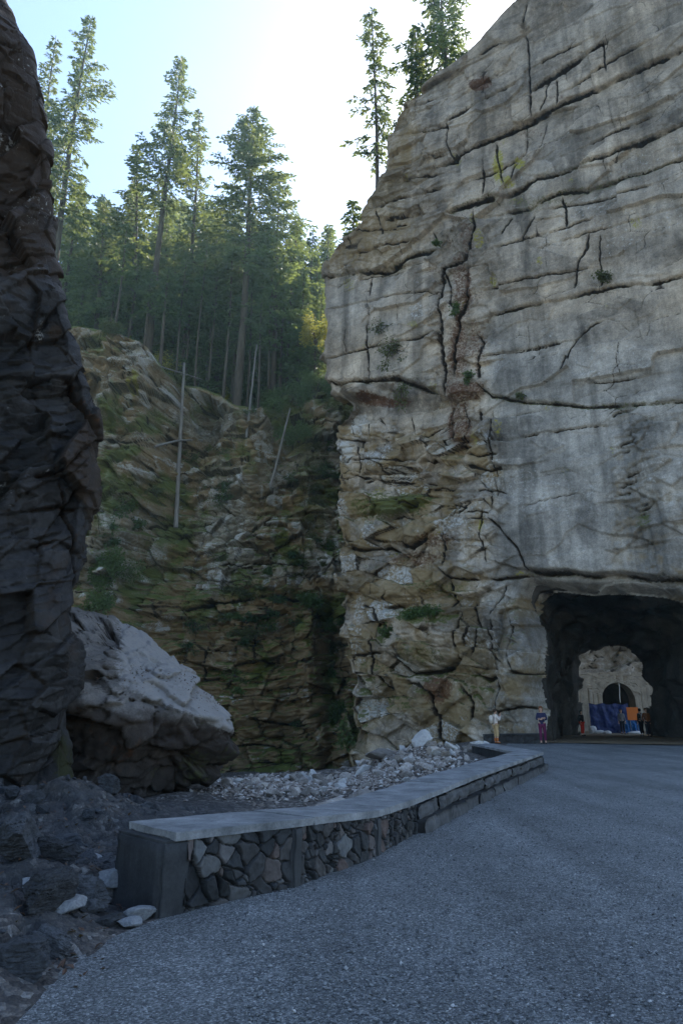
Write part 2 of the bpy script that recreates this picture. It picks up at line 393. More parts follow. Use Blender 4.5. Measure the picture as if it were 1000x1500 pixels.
b2, e2 = blocks(s_+wob+.25*dip, dip+wob*.6, 2.1, 1.15, 1.0, 2, 1.7, .16, .05, 2.6, .95); D += b2*(.035+.42*rough)
b3, e3 = blocks(s_+wob+.2*dip, dip+wob*.7, .66, .32, 1.0, 3, 1.6, .25, .10, 3.5, .9); D += b3*(.010+.085*rough*(.5+1.2*np.clip(fbm(s_*.4, Zg*.4, 0*Zg, 3, 39)+.4, 0, 1)))
D += .022*fbm(s_*1.3, Zg*1.3, 0*Zg, 5, 35, .6)*(.8+.6*rough) + .018*fbm(s_*6, Zg*7, 0*Zg, 3, 36)*(.4+rough)
# broken lower left stands back under the great upper slab
D -= .9*sm(568, 600, py)*(1-sm(620, 700, px))*(1-.7*sm(620, 720, py))
_, _, _, e4 = cells(s_+wob*2, dip+wob, 2.8, 1.5, 6, 5.0, .85); n4 = np.clip(2.2*fbm(s_*.3, Zg*.3, 0*Zg, 3, 41)+.45, 0, 1)*(1-.5*sm(600, 630, py)*(px > 700))
cr = np.maximum(np.maximum(rough*np.exp(-(e2/.035)**2)*.75, rough*np.exp(-(e3/.05)**2)*.22)*np.clip(1.6*fbm(s_*.5, Zg*.5, 0*Zg, 3, 37)+.45, 0, 1), .6*np.exp(-(e4/.022)**2)*n4)
D -= .05*np.exp(-(e4/.03)**2)*n4
F.crack = np.clip(cr, 0, .8)
nz = fbm(s_*.5, Zg*.5, 0*Zg, 4, 38)
c2_ = cellrand(s_+wob+.25*dip, dip+wob*.6, 2.1, 1.15, 2, 2.6, .95); c3_ = cellrand(s_+wob+.2*dip, dip+wob*.7, .66, .32, 3, 3.5, .9)
F.pale = (1-rough)*.38*sm(.55, 0, cellrand(s_+wob, dip+wob*.5, 4.6, 2.6, 1, 7.0, .75))+rough*np.clip(.75*sm(.62, 1, c2_)+.5*sm(.7, 1, c3_)-.1, 0, .75)*sm(560, 600, py); F.stain = .75*sm(.5, 1, cellrand(s_+wob, dip+wob*.5, 4.6, 2.6, 1, 7.0, .75))+.35*sm(.6, 1, cellrand(s_+wob*2, dip+wob, 2.8, 1.5, 6, 5.0, .85))+rough*.5*sm(.35, 0, c2_)
F.tan = np.clip(rough*(.44+.8*nz+.5*sm(.5, 1, RT[(c2_*65535).astype(int), 1]))*sm(560, 600, py) + .55*(1-sm(560, 660, px))*(1-sm(380, 420, py))+.3*sm(470, 200, py)*(.4+nz), 0, 1)
F.warm = np.clip(np.maximum(1-sm(430, 560, py), 1-sm(690, 740, px))*(.75+.5*fbm(s_*.2, Zg*.2, 0*Zg, 3, 40)), 0, 1)  # rock tint plus warm bounce light painted on the upper wall and left side
# --- traced cracks and ledges of the photographed wall
Ln = F.line
Ln([(640, 240), (664, 232), (671, 222), (710, 206), (752, 188), (778, 175), (825, 149), (856, 136), (892, 120), (952, 92), (1010, 66)], 3.6, .35, .55, 16, 1, .3)
Ln([(653, 175), (651, 205), (660, 226), (668, 234)], 3, .25, 0, 18, .8)
Ln([(653, 176), (684, 157), (721, 136), (757, 118)], 3, .2, .25, 12, .8)
Ln([(565, 250), (590, 240), (612, 229), (653, 225)], 2.6, .15, .2, 12, .7)
Ln([(772, 58), (773, 81), (775, 130), (778, 175)], 3.4, .4, 0, 18, 1)
Ln([(772, 60), (765, 40), (770, 0)], 3, .3)
Ln([(745, 84), (735, 100), (722, 108)], 3.5, .3, .3, 10)
Ln([(690, 128), (702, 120), (716, 113)], 6, .5, .5, 10, .9, 0, .9)
Ln([(778, 130), (804, 112), (835, 92), (852, 78), (872, 66), (890, 56)], 3.6, .3, .4, 12, 1)
Ln([(882, 56), (884, 85), (887, 110)], 3, .3); Ln([(812, 112), (815, 130), (814, 152)], 3, .25)
Ln([(800, 115), (798, 140), (790, 165)], 2.4, .2)
Ln([(539, 305), (570, 294), (596, 289), (648, 274)], 2.8, .25, .35, 12, .9)
Ln([(654, 311), (690, 297), (731, 283)], 5, .4, .55, 14, 1, .5)
Ln([(731, 284), (762, 274), (783, 258), (820, 253), (856, 237), (898, 222), (952, 198), (1010, 172)], 3.2, .3, .42, 14, 1, .4)
Ln([(736, 305), (773, 300), (814, 279), (856, 274), (908, 258), (952, 245), (1010, 222)], 3, .25, .38, 12, .95, .5)
for k, (x0, y0, x1, y1, w_) in enumerate([(700, 80, 765, 56, 2.4), (790, 92, 850, 60, 2.2), (830, 128, 952, 62, 2.4), (690, 262, 768, 228, 2.2), (860, 210, 952, 168, 2.4), (800, 300, 952, 268, 2), (700, 425, 860, 392, 1.8), (560, 320, 640, 300, 2.2), (520, 372, 600, 352, 2.2), (480, 452, 640, 425, 1.8), (600, 195, 655, 180, 1.8), (590, 262, 650, 250, 2.2), (700, 520, 820, 500, 1.6), (760, 640, 890, 622, 1.4), (860, 560, 952, 548, 1.8), (580, 160, 640, 140, 2.0)]):
    xm = (x0+x1)/2+((k*37) % 17)-8; ym = (y0+y1)/2+((k*23) % 9)-4
    Ln([(x0, y0), (xm, ym), (x1, y1)], w_, .18, .22, 10, .9, 0, .2)
for k, (x0, y0, L_) in enumerate([(600, 255, 30), (668, 180, 40), (735, 140, 34), (850, 90, 40), (915, 130, 50), (760, 300, 40), (905, 300, 50), (800, 350, 45), (930, 350, 60), (720, 400, 50), (580, 410, 70), (500, 420, 60), (610, 330, 30), (655, 200, 26), (560, 345, 26), (770, 470, 50), (905, 500, 50), (590, 520, 36), (505, 480, 36)]):
    Ln([(x0, y0), (x0+((k*13) % 9)-4, y0+L_*.5), (x0-((k*29) % 11)+5, y0+L_)], 1.4, .10, 0, 8, .45 if k % 2 else .7, 0, .15)
Ln([(723, 362), (778, 346), (830, 331), (870, 316)], 2.2, .15, .15, 10, .8); Ln([(783, 365), (856, 341), (952, 313), (1010, 296)], 2, .12, .14, 10, .7)
Ln([(684, 468), (721, 458), (773, 445), (825, 435), (898, 417), (952, 414), (1010, 400)], 3, .28, .3, 14, 1, .3)
Ln([(465, 406), (518, 397), (545, 396), (565, 393), (596, 372), (638, 362), (655, 350)], 3.8, .35, .5, 12, 1, .4, .2)
Ln([(497, 411), (550, 400), (596, 391), (622, 383)], 2.4, .2, 0, 10, .8)
Ln([(518, 346), (514, 370), (505, 396)], 2.4, .2); Ln([(541, 400), (538, 440), (536, 480), (537, 512), (541, 560)], 3, .3)
Ln([(523, 341), (552, 333), (596, 326)], 2.2, .15, .2, 10); Ln([(552, 308), (557, 340)], 2.4, .2); Ln([(612, 285), (612, 315), (626, 330), (638, 349)], 3.4, .3, 0, 10, 1, .3)
Ln([(630, 286), (631, 312)], 2.4, .2); Ln([(703, 226), (707, 250), (706, 284)], 3.2, .3); Ln([(723, 206), (728, 240), (739, 279)], 3, .25)
Ln([(768, 180), (770, 222), (752, 242), (748, 262)], 3, .25); Ln([(800, 176), (790, 210), (781, 225)], 1.8, .1, 0, 10, .6)
Ln([(690, 306), (695, 331), (686, 360), (679, 383), (648, 393), (640, 435), (641, 470), (640, 500), (645, 520), (650, 545), (647, 585)], 4.6, .5, 0, 18, 1, .2)
Ln([(684, 383), (682, 435), (669, 466), (660, 500), (662, 550)], 5, .5, 0, 18, 1, 0, .8)
Ln([(648, 393), (657, 420), (655, 450)], 3, .3); Ln([(731, 341), (740, 325), (747, 315)], 2.4, .2); Ln([(763, 352), (772, 325), (783, 300)], 2.8, .25); Ln([(820, 284), (826, 305), (827, 331)], 3.4, .3, 0, 10, 1, .4)
Ln([(861, 340), (858, 365), (846, 383), (840, 424)], 3, .25); Ln([(879, 343), (878, 380), (880, 416)], 2.2, .18); Ln([(887, 138), (896, 175), (908, 216)], 1.6, .08, 0, 10, .5); Ln([(882, 230), (888, 264)], 2, .15)
Ln([(690, 480), (705, 500), (695, 530), (702, 555)], 5, .35, 0, 10, 1, 0, .6)
Ln([(700, 563), (720, 580), (770, 588), (860, 596), (952, 591), (1010, 588)], 3.4, .3, .3, 14, 1, .5)
Ln([(695, 527), (740, 512), (835, 497)], 1.8, .08, .1, 8, .6); Ln([(720, 615), (760, 606), (810, 597)], 1.5, .06, .06, 8, .55)
Ln([(887, 467), (870, 474), (855, 487), (840, 500), (832, 515), (826, 530), (820, 545)], 2.8, .2, 0, 10, .9)
Ln([(887, 467), (905, 470), (925, 490)], 1.4, .08, 0, 10, .5); Ln([(900, 440), (930, 455), (940, 500)], 1.4, .08, 0, 10, .4)
Ln([(473, 527), (500, 518), (535, 510), (575, 500), (610, 495), (645, 478)], 2.4, .18, .2, 10, .85)
Ln([(476, 558), (500, 563), (540, 557), (580, 553), (640, 575)], 5, .3, .7, 16, .8, .2, .5)
Ln([(730, 710), (790, 697), (850, 687)], 1.4, .05, .05, 8, .5); Ln([(730, 750), (790, 734), (850, 722)], 1.6, .06, .06, 8, .6); Ln([(720, 820), (770, 812), (830, 806)], 1.4, .05, 0, 8, .5)
Ln([(605, 673), (625, 667), (660, 672), (690, 681), (712, 686), (736, 683)], 3.4, .3, .6, 16, 1, .2, 0, .35)
Ln([(625, 660), (650, 656), (700, 666), (728, 664)], 3, .3, .1, 8, 1); Ln([(640, 650), (642, 640)], 4, .3)
Ln([(720, 600), (719, 640), (722, 690), (724, 720), (720, 745)], 2.6, .25, 0, 10, .8, .2)
Ln([(707, 745), (705, 790), (712, 825)], 2.8, .25, 0, 10, .9); Ln([(717, 758), (735, 780), (755, 800), (770, 836)], 3, .3, 0, 10, 1)
Ln([(712, 760), (680, 760), (650, 775), (645, 790)], 2, .2, 0, 10, .7); Ln([(690, 735), (670, 750), (640, 756)], 3, .2, .3, 10, .8, .3)
Ln([(580, 795), (600, 800), (625, 790), (645, 765)], 5, .5, .6, 12, 1)
Ln([(637, 745), (645, 770), (652, 800), (650, 830)], 3.4, .3, 0, 10, .9)
Ln([(655, 590), (650, 620), (660, 640)], 5, .4, 0, 10, 1, 0, .8); Ln([(675, 590), (680, 620), (672, 650)], 4, .3, 0, 10, 1, 0, .5); Ln([(700, 600), (703, 616)], 6, .3)
Ln([(545, 605), (560, 630), (556, 650)], 2.6, .2); Ln([(590, 600), (597, 640), (598, 665)], 2.2, .2); Ln([(600, 640), (630, 622), (660, 610)], 2.4, .2, .2, 8)
Ln([(490, 640), (515, 642), (535, 640)], 3, .2, .2, 6); Ln([(492, 672), (520, 668), (565, 672), (605, 668)], 3, .25, .3, 8); Ln([(505, 690), (530, 696), (560, 698), (600, 702)], 3, .3, .35, 8)
Ln([(520, 640), (516, 690)], 2.4, .2); Ln([(535, 605), (530, 650)], 2.4, .2)
for k in range(7): Ln([(548, 680+k*4), (575, 679+k*4+(k % 2)*2), (604+(k % 3)*5, 681+k*4)], 1.5, .15, .1, 3, .8)
for k in range(9):
    x0 = 520+((k*53) % 190); y0 = 700+((k*37) % 60); Ln([(x0, y0), (x0+18, y0-3), (x0+38, y0+2)], 2.2, .18, .2, 6, .9)
Ln([(520, 742), (560, 730), (600, 722), (640, 724)], 3, .2, .5, 12, .6)
# lower third
Ln([(500, 800), (530, 806), (560, 798), (590, 815)], 4, .4, .4, 10, .9); Ln([(640, 830), (655, 845), (700, 850), (745, 843), (770, 840)], 3.4, .3, .45, 12, .9)
Ln([(655, 850), (660, 880), (640, 905)], 4, .4); Ln([(700, 852), (690, 880), (700, 920), (688, 960)], 3.4, .3); Ln([(735, 855), (722, 885), (715, 900)], 3, .3)
Ln([(745, 900), (752, 930), (748, 960), (756, 985)], 3, .25, 0, 10, .8); Ln([(715, 905), (718, 950), (745, 975)], 2.6, .2, 0, 10, .8)
Ln([(560, 890), (600, 885), (640, 900), (668, 895)], 4, .4, .5, 12); Ln([(575, 960), (600, 985), (640, 985), (668, 965)], 5, .6, .9, 18, .9, .4)
Ln([(668, 900), (665, 940), (670, 970)], 4, .4); Ln([(690, 985), (715, 995), (738, 990)], 4, .35, .5, 10); Ln([(735, 1042), (770, 1036), (795, 1040)], 3.4, .4, .6, 10, 1)
Ln([(735, 985), (733, 1020), (738, 1050)], 3, .3); Ln([(670, 1000), (690, 1030), (688, 1060)], 4, .4); Ln([(585, 1000), (610, 1000), (632, 1020), (642, 1060), (640, 1095)], 4, .4, 0, 10, .9)
Ln([(510, 880), (545, 890), (560, 920)], 4, .3); Ln([(540, 930), (545, 990), (560, 1010)], 3, .3); Ln([(515, 960), (560, 955)], 3, .3, .3, 10)
Ln([(780, 905), (800, 925)], 3, .3); Ln([(752, 985), (770, 990), (800, 985)], 3, .25, .3, 8)
Ln([(765, 832), (790, 838), (830, 836), (870, 842), (905, 838), (952, 846), (1010, 848), (1060, 850)], 4, .3, 1.6, 12, .75)
Ln([(915, 740), (935, 748), (960, 735)], 3, .3, .3, 10); Ln([(905, 800), (915, 765), (912, 745)], 3, .3); Ln([(925, 800), (955, 795)], 4, .4, .4, 10)
for k in range(12):
    x0 = 895+((k*29) % 38); y0 = 610+k*15; Ln([(x0, y0), (x0+10, y0-6), (x0+24, y0-10)], 3, .22, .25, 7, .7)
for k in range(5):
    x0 = 838+k*9; Ln([(x0+2, 722+k*3), (x0, 760), (x0+3, 798-k*4)], 2.2, .04, 0, 8, .25)
B_ = F.blob
# orange-brown boulder, moss cushion, caves
for k in range(26):
    B_('lich', 500+(k*97) % 450, 200+(k*61) % 640, 4+(k*7) % 9, 5+(k*5) % 12, .42+.05*(k % 4))
for k in range(18):
    B_('rust', 640+(k*31) % 75-(k*7) % 20, 300+k*19, 6+(k*3) % 9, 8+(k*5) % 10, .45)
B_('d', 612, 775, 34, 26, .9, -15); B_('tan', 612, 775, 36, 28, .9, -15); B_('d', 575, 738, 52, 15, .8, -8); B_('moss', 578, 736, 54, 17, 1.0, -8)
B_('d', 560, 575, 20, 14, -.6); B_('d', 525, 572, 26, 10, .9); B_('rust', 555, 582, 45, 10, .8)
B_('d', 620, 935, 46, 40, .9); B_('moss', 620, 962, 50, 22, .5); B_('tan', 600, 850, 50, 22, 1.0); B_('tan', 600, 870, 110, 60, .6)
B_('d', 760, 975, 34, 90, .9, 3); B_('tan', 690, 1000, 60, 80, .7); B_('tan', 660, 1060, 40, 45, .9); B_('rust', 640, 1010, 26, 26, .8); B_('rust', 600, 815, 60, 14, .6)
B_('tan', 610, 1050, 30, 50, .3); B_('stain', 612, 1050, 26, 46, .5); B_('d', 612, 1055, 30, 50, .5)
B_('d', 772, 868, 16, 26, -1.0); B_('stain', 780, 872, 22, 34, .7); B_('rust', 785, 890, 12, 18, .5)
for x, y, rx, ry, v in [(672, 420, 16, 60, .62), (666, 510, 20, 55, .62), (690, 500, 16, 34, .55), (684, 350, 12, 40, .5), (664, 590, 22, 30, .6), (655, 560, 10, 40, .5), (680, 570, 40, 14, .7), (670, 630, 22, 35, .65), (765, 235, 26, 14, .45), (700, 122, 18, 10, .8), (560, 640, 20, 10, .4), (690, 210, 14, 8, .4), (760, 190, 60, 9, .4), (820, 145, 50, 9, .4), (500, 720, 14, 14, .3), (640, 790, 40, 12, .6)]: B_('rust', x, y, rx, ry, v)
for x, y, rx, ry, v in [(728, 240, 10, 32, .85), (758, 240, 14, 12, .7), (742, 265, 14, 10, .7), (700, 350, 10, 20, .6), (722, 410, 8, 12, .6), (695, 320, 8, 10, .5), (706, 770, 4, 14, .8), (760, 838, 18, 5, .6), (690, 640, 6, 14, .6), (752, 288, 16, 7, .5), (820, 295, 10, 8, .4), (660, 870, 14, 14, .5), (500, 640, 10, 10, .3)]: B_('lich', x, y, rx, ry, v)
for x, y, rx, ry, v in [(515, 615, 16, 22, .75), (500, 660, 14, 20, .8), (540, 668, 30, 14, .7), (580, 690, 26, 12, .8), (497, 745, 10, 26, .6), (535, 770, 16, 26, .55), (610, 455, 14, 16, .55), (520, 890, 12, 30, .6), (545, 890, 12, 20, .5), (600, 880, 14, 10, .4), (560, 655, 14, 8, .6), (520, 950, 10, 40, .5), (800, 485, 14, 8, .4), (735, 150, 14, 22, .35), (720, 870, 20, 30, .45), (640, 1090, 10, 10, .5), (495, 830, 12, 30, .5)]: B_('pale', x, y, rx, ry, v)
for x, y, rx, ry, v in [(858, 765, 22, 45, .75), (840, 740, 10, 30, .4), (800, 780, 60, 40, .3), (625, 165, 50, 30, .4), (760, 120, 40, 40, .3), (910, 240, 40, 40, .25), (870, 180, 14, 45, .55), (560, 470, 20, 60, .35), (640, 300, 20, 16, .4), (940, 700, 18, 40, .4), (780, 690, 50, 90, .2), (900, 870, 130, 18, .5), (560, 800, 40, 30, .3)]: B_('stain', x, y, rx, ry, v)
for x, y, rx, ry, v in [(940, 760, 14, 20, .5), (640, 860, 60, 12, .5), (560, 930, 18, 20, .5), (620, 905, 50, 14, .5), (530, 990, 16, 30, .45), (700, 930, 16, 20, .4), (480, 590, 20, 8, .5), (690, 1000, 40, 40, .35), (790, 1000, 18, 70, .35), (780, 290, 70, 8, .45), (590, 540, 50, 26, .35), (550, 740, 60, 24, .6), (500, 1000, 10, 60, .5), (520, 1060, 14, 30, .4), (580, 1000, 60, 40, .3)]: B_('moss', x, y, rx, ry, v)
D += F.d
# tunnel mouth
MOUTH = [(789, 1108), (789, 1078), (792, 1040), (786, 1000), (790, 955), (783, 925), (774, 900), (768, 878), (776, 862), (800, 858), (822, 861), (850, 864), (890, 862), (930, 866), (965, 868), (1000, 880), (1024, 905), (1034, 950), (1036, 1000), (1038, 1060), (1040, 1125)]
mp = np.array(MOUTH, float)
m_ = (px > 740) & (px < 1100) & (py > 830)
x, y = px[m_], py[m_]; DD = np.full(x.shape, 1e9); ins = np.zeros(x.shape, bool)
mc = np.vstack([mp, [[900, 1500]], mp[:1]])
mc = np.vstack([[[789, 1400]], mp, [[1040, 1400]], [[789, 1400]]])
for a, b in zip(mc[:-1], mc[1:]):
    e = b-a; tq = np.clip(((x-a[0])*e[0]+(y-a[1])*e[1])/(e@e), 0, 1); DD = np.minimum(DD, np.hypot(x-a[0]-tq*e[0], y-a[1]-tq*e[1]))
    c_ = ((a[1] > y) != (b[1] > y)) & (x < (b[0]-a[0])*(y-a[1])/(b[1]-a[1]+1e-12)+a[0]); ins ^= c_
sd = np.full(px.shape, 1e3); sd[m_] = np.where(ins, -DD, DD)
D -= 1.5*(1-sm(-2, 20, sd))**1.5
D = np.where(nx > 0, .6*D, D)
V = base + nrm*D[..., None]
ff = grid_faces(NR, NB+NC)
keep = ~((sd.ravel()[ff] < 0).all(1))
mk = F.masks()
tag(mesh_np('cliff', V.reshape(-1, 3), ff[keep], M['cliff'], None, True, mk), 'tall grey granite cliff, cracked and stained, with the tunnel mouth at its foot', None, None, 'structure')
CLIFF_EDGE = (eu, ez)
# tunnel bore
def resample(P, n):
    P = np.array(P, float); L = np.concatenate([[0], np.cumsum(np.linalg.norm(np.diff(P, axis=0), axis=1))]); s = np.linspace(0, L[-1], n)
    return np.stack([np.interp(s, L, P[:, k]) for k in range(P.shape[1])], -1)
nA, nL = 150, 110
A3 = np.array([on_plane(x, y, P0, NW) for x, y in MOUTH]); A3 = resample(A3, nA)
cA = A3.mean(0); dA = A3-cA; A3 = cA + dA*1.04 - NW*1.9; A3[:, 2] = np.where(dA[:, 2] < -3.2, -.4, A3[:, 2])
FAR = [(849, 1082), (848, 1050), (848, 1010), (850, 980), (856, 962), (866, 954), (885, 950), (905, 951), (925, 955), (940, 966), (947, 985), (949, 1020), (950, 1082)]
B3 = resample(np.array([on_y(x, y, 51.0-(x-900)*.012) for x, y in FAR]), nA)
tl = np.linspace(0, 1, nL)
T3 = A3[None]*(1-tl)[:, None, None] + B3[None]*tl[:, None, None]
cc = (cA*(1-tl)[:, None]+B3.mean(0)*tl[:, None])[:, None]
out = T3-cc; out /= np.linalg.norm(out, axis=2, keepdims=True)
al_ = np.linspace(0, 1, nA)[None]*18; dl_ = tl[:, None]*16
bb, eb = blocks(al_+0*dl_, dl_+0*al_, 1.3, 1.5, .5, 9, 1.2, .3, .1)
swell = .9*np.sin(tl*math.pi)[:, None]
dd = swell + bb + .5*fbm(T3[..., 0]*.5, T3[..., 1]*.5, T3[..., 2]*.5, 4, 41)
dd *= np.minimum(1, tl*14)[:, None]*np.where(tl > .9, .55, 1)[:, None]
T3 = T3 + out*dd[..., None]
T3 = np.concatenate([(cA+dA*1.9-NW*2.6)[None], T3]); nL += 1  # added unseen flange behind the cliff sheet, blocks sun leaking past the bore
mt = np.zeros((nA*nL, 4)); mtb = np.zeros((nA*nL, 3))
tag(mesh_np('tunnel', T3.reshape(-1, 3), grid_faces(nL, nA), M['tunnel'], None, True, {'mask_a': mt, 'mask_b': mtb}), 'dark rough-hewn rock tunnel bored through the cliff', None, None, 'structure')

# ------------------------------------------------------------------ gorge wall behind (mossy, forest on top)
GT = [(-120, 455, 50), (30, 470, 50), (115, 480, 51), (150, 487, 51), (185, 496, 51.5), (215, 510, 52), (238, 542, 54), (265, 560, 56), (300, 572, 58), (340, 596, 59), (375, 604, 59), (400, 596, 60), (430, 570, 61), (470, 552, 62), (520, 545, 62), (640, 540, 62), (800, 540, 62)]
gp = np.array([on_y(*a) for a in GT])
def gorge_top(x): return np.interp(x, gp[:, 0], gp[:, 2])
def gorge_y(x): return np.interp(x, gp[:, 0], gp[:, 1])
def plateau_z(x, y):
    x, y = np.asarray(x, float), np.asarray(y, float)
    return gorge_top(x) + np.clip(y-gorge_y(x), 0, 200)*.16 + .5*fbm(x*.12, y*.12, 0*x, 3, 51)
NX, NV, NP = 470, 640, 70
Xg = np.linspace(-36, 16, NX); zt = gorge_top(Xg)+.35*fbm(Xg*.6, 0*Xg, 0*Xg, 4, 52)
v = np.linspace(0, 1, NV)
Zv = -5 + (zt[None, :]+5)*v[:, None]
Yv = gorge_y(Xg)[None, :] - (zt[None, :]-Zv)*.10 - 2.2*sm(.5, .0, v)[:, None]
Xv = np.repeat(Xg[None, :], NV, 0)
pt = np.linspace(0, 1, NP+1)[1:]
Yp = gorge_y(Xg)[None, :] + 90*(pt[:, None]**1.8); Xp = np.repeat(Xg[None, :], NP, 0)*(1+pt[:, None]*.9)
Zp = plateau_z(Xp, Yp) + (zt-gorge_top(Xg))[None, :]*np.exp(-pt*8)[:, None] + .35*sm(0, .1, pt)[:, None]
px, py = to_px(Xv, Yv, Zv)
F = Feat(px, py)
u_ = Xv; w_ = Zv - .05*Xv + .5*fbm(Xv*.12, Zv*.12, 0*Xv, 3, 53)
wob = .15*fbm(Xv*.4, Zv*.4, 0*Xv+3, 3, 54)
D = 2.3*fbm(Xv*.13, Zv*.10, 0*Xv, 3, 55)
g1, h1 = blocks(u_+wob, w_+wob*.5, 3.0, 3.2, 1.0, 11, 1.6, .2, .06); D += .85*g1
g2, h2 = blocks(u_+wob-.05*w_, w_+wob*.6, 1.4, .85, 1.0, 12, 1.7, .3, .09, 3.2, .95); D += .62*g2
g3, h3 = blocks(u_+wob, w_+wob*.6, .58, .28, 1.0, 13, 1.8, .3, .12, 3.2, .95); D += .20*g3
g4, h4 = blocks(u_+wob*2, w_+wob, 7.0, .62, 1.0, 14, .5, .4, .10, 6.0, .8); ly = .35+.65*sm(800, 900, py); D += .42*g4*ly*np.clip(fbm(Xv*.2, Zv*.2, 0*Xv, 3, 62)+.7, 0, 1)
D += .09*fbm(Xv*1.1, Zv*1.4, 0*Xv, 5, 56, .6)
D -= 2.2*np.exp(-((px-300)/26)**2)*sm(540, 580, py)*(1-sm(640, 720, py)); D -= 2.0*np.exp(-((px-486)/16)**2)*sm(840, 900, py); D += 1.0*np.exp(-((px-455)/22)**2)*sm(900, 930, py)*(1-sm(985, 1010, py))
nz = fbm(Xv*.28, Zv*.28, 0*Xv, 4, 57); nz2 = fbm(Xv*.8, Zv*.6, 0*Xv, 4, 58)
F.moss = np.clip(.27+.95*nz+.45*nz2+.15*sm(300, 430, px)-.35*sm(880, 980, py)-.45*(1-sm(205, 240, px))*(1-sm(560, 620, py)), 0, 1)
F.tan = np.clip(.55+.6*fbm(Xv*.22, Zv*.3, 0*Xv, 3, 59)+.45*sm(840, 930, py), 0, 1)
F.crack = np.clip(np.maximum(np.maximum(np.exp(-(h2/.06)**2)*.7, np.exp(-(h3/.08)**2)*.3)*np.clip(1.8*nz2+.5, 0, 1), .5*np.exp(-(h1/.04)**2)), 0, .9)
F.crack = np.maximum(F.crack, .6*ly*np.exp(-(h4/.06)**2)*np.clip(1.6*nz2+.5, 0, 1))
vs = fbm(Xv*1.6, Zv*.35, 0*Xv, 4, 60)
cg_ = cellrand(u_+wob-.05*w_, w_+wob*.6, 1.4, .85, 12, 3.2, .95); cg3 = cellrand(u_+wob, w_+wob*.6, .58, .28, 13, 3.2, .95)
F.pale = np.clip(.12+.8*vs+.75*sm(.6, 1, cg_)+.6*sm(.7, 1, cg3)-.45*sm(850, 920, py)+.1*nz2, 0, 1)*.85
F.stain = .6*sm(.35, 0, cg_)+.4*sm(.3, 0, cg3)
B_ = F.blob
for x, y, rx, ry, q_ in [(165, 520, 30, 26, .4), (205, 528, 16, 20, .8), (190, 540, 22, 10, .6), (165, 580, 22, 26, .6), (205, 620, 22, 30, .6), (160, 690, 22, 50, .6), (225, 800, 20, 55, .7), (290, 780, 28, 40, .6), (310, 800, 30, 16, .5), (220, 690, 14, 20, .4), (320, 640, 8, 26, .5), (250, 520, 30, 14, .3), (460, 940, 16, 30, .3), (370, 770, 30, 30, .45), (430, 800, 30, 40, .4), (305, 730, 14, 8, .7)]: B_('pale', x, y, rx, ry, q_)
for x, y, rx, ry, q_ in [(205, 568, 6, 14, .9), (195, 575, 6, 10, .8)]: B_('lich', x, y, rx, ry, q_)
for x, y, rx, ry, q_ in [(150, 505, 30, 12, .7), (270, 545, 40, 16, .7), (460, 720, 40, 90, .55), (440, 640, 40, 40, .7), (230, 770, 20, 16, .7), (300, 680, 50, 26, .45), (180, 660, 40, 14, .8), (360, 870, 60, 10, .6), (380, 950, 30, 14, .5), (480, 1000, 14, 80, .6), (200, 920, 30, 12, .5)]: B_('moss', x, y, rx, ry, q_)
for x, y, rx, ry, q_ in [(455, 940, 22, 45, 1.0), (300, 1000, 60, 100, .6), (340, 940, 60, 40, .7), (420, 1090, 90, 50, .7), (370, 670, 30, 60, .6), (250, 900, 30, 30, .5)]: B_('tan', x, y, rx, ry, q_)
for x, y, rx, ry, q_ in [(245, 570, 22, 26, .6), (300, 620, 26, 50, .55), (262, 660, 10, 60, .4), (486, 960, 18, 100, .6), (250, 830, 16, 40, .5), (380, 860, 60, 24, .4), (270, 700, 30, 20, .4)]: B_('stain', x, y, rx, ry, q_)
Ln = F.line
Ln([(270, 900), (310, 885), (350, 880), (400, 874), (440, 880)], 5, .5, .9, 16, .8, .4); Ln([(280, 1000), (330, 992), (380, 1000), (420, 992)], 4, .4, .6, 12, .8, .3); Ln([(290, 1060), (350, 1052), (430, 1064), (490, 1058)], 3.4, .4, .6, 10, .8)
Ln([(285, 1100), (360, 1092), (440, 1100)], 3.2, .3, .5, 10, .8); Ln([(305, 905), (300, 960), (296, 1040)], 3.4, .4); Ln([(380, 890), (372, 950), (380, 990)], 3, .3); Ln([(150, 545), (185, 548), (220, 556), (236, 575)], 4, .4, .8, 14, .8); Ln([(130, 500), (165, 505), (200, 512)], 3, .3, .4, 8, .7)
Ln([(255, 555), (290, 585), (330, 600)], 3, .3, .4, 10); Ln([(200, 765), (240, 760), (275, 770), (320, 762)], 3, .3, .5, 12); Ln([(150, 640), (190, 648), (225, 640)], 3, .3, .5, 12); Ln([(320, 830), (380, 822), (450, 832)], 3, .3, .5, 10, .8, .3)
D += F.d
fade = sm(1.0, .985, v)[:, None]
Vg = np.stack([Xv+.3*D*fbm(Xv*.5, Zv*.5, 0*Xv, 2, 61), Yv-D*(.25+.75*fade), Zv], -1)
Vp = np.stack([Xp, Yp, Zp], -1)
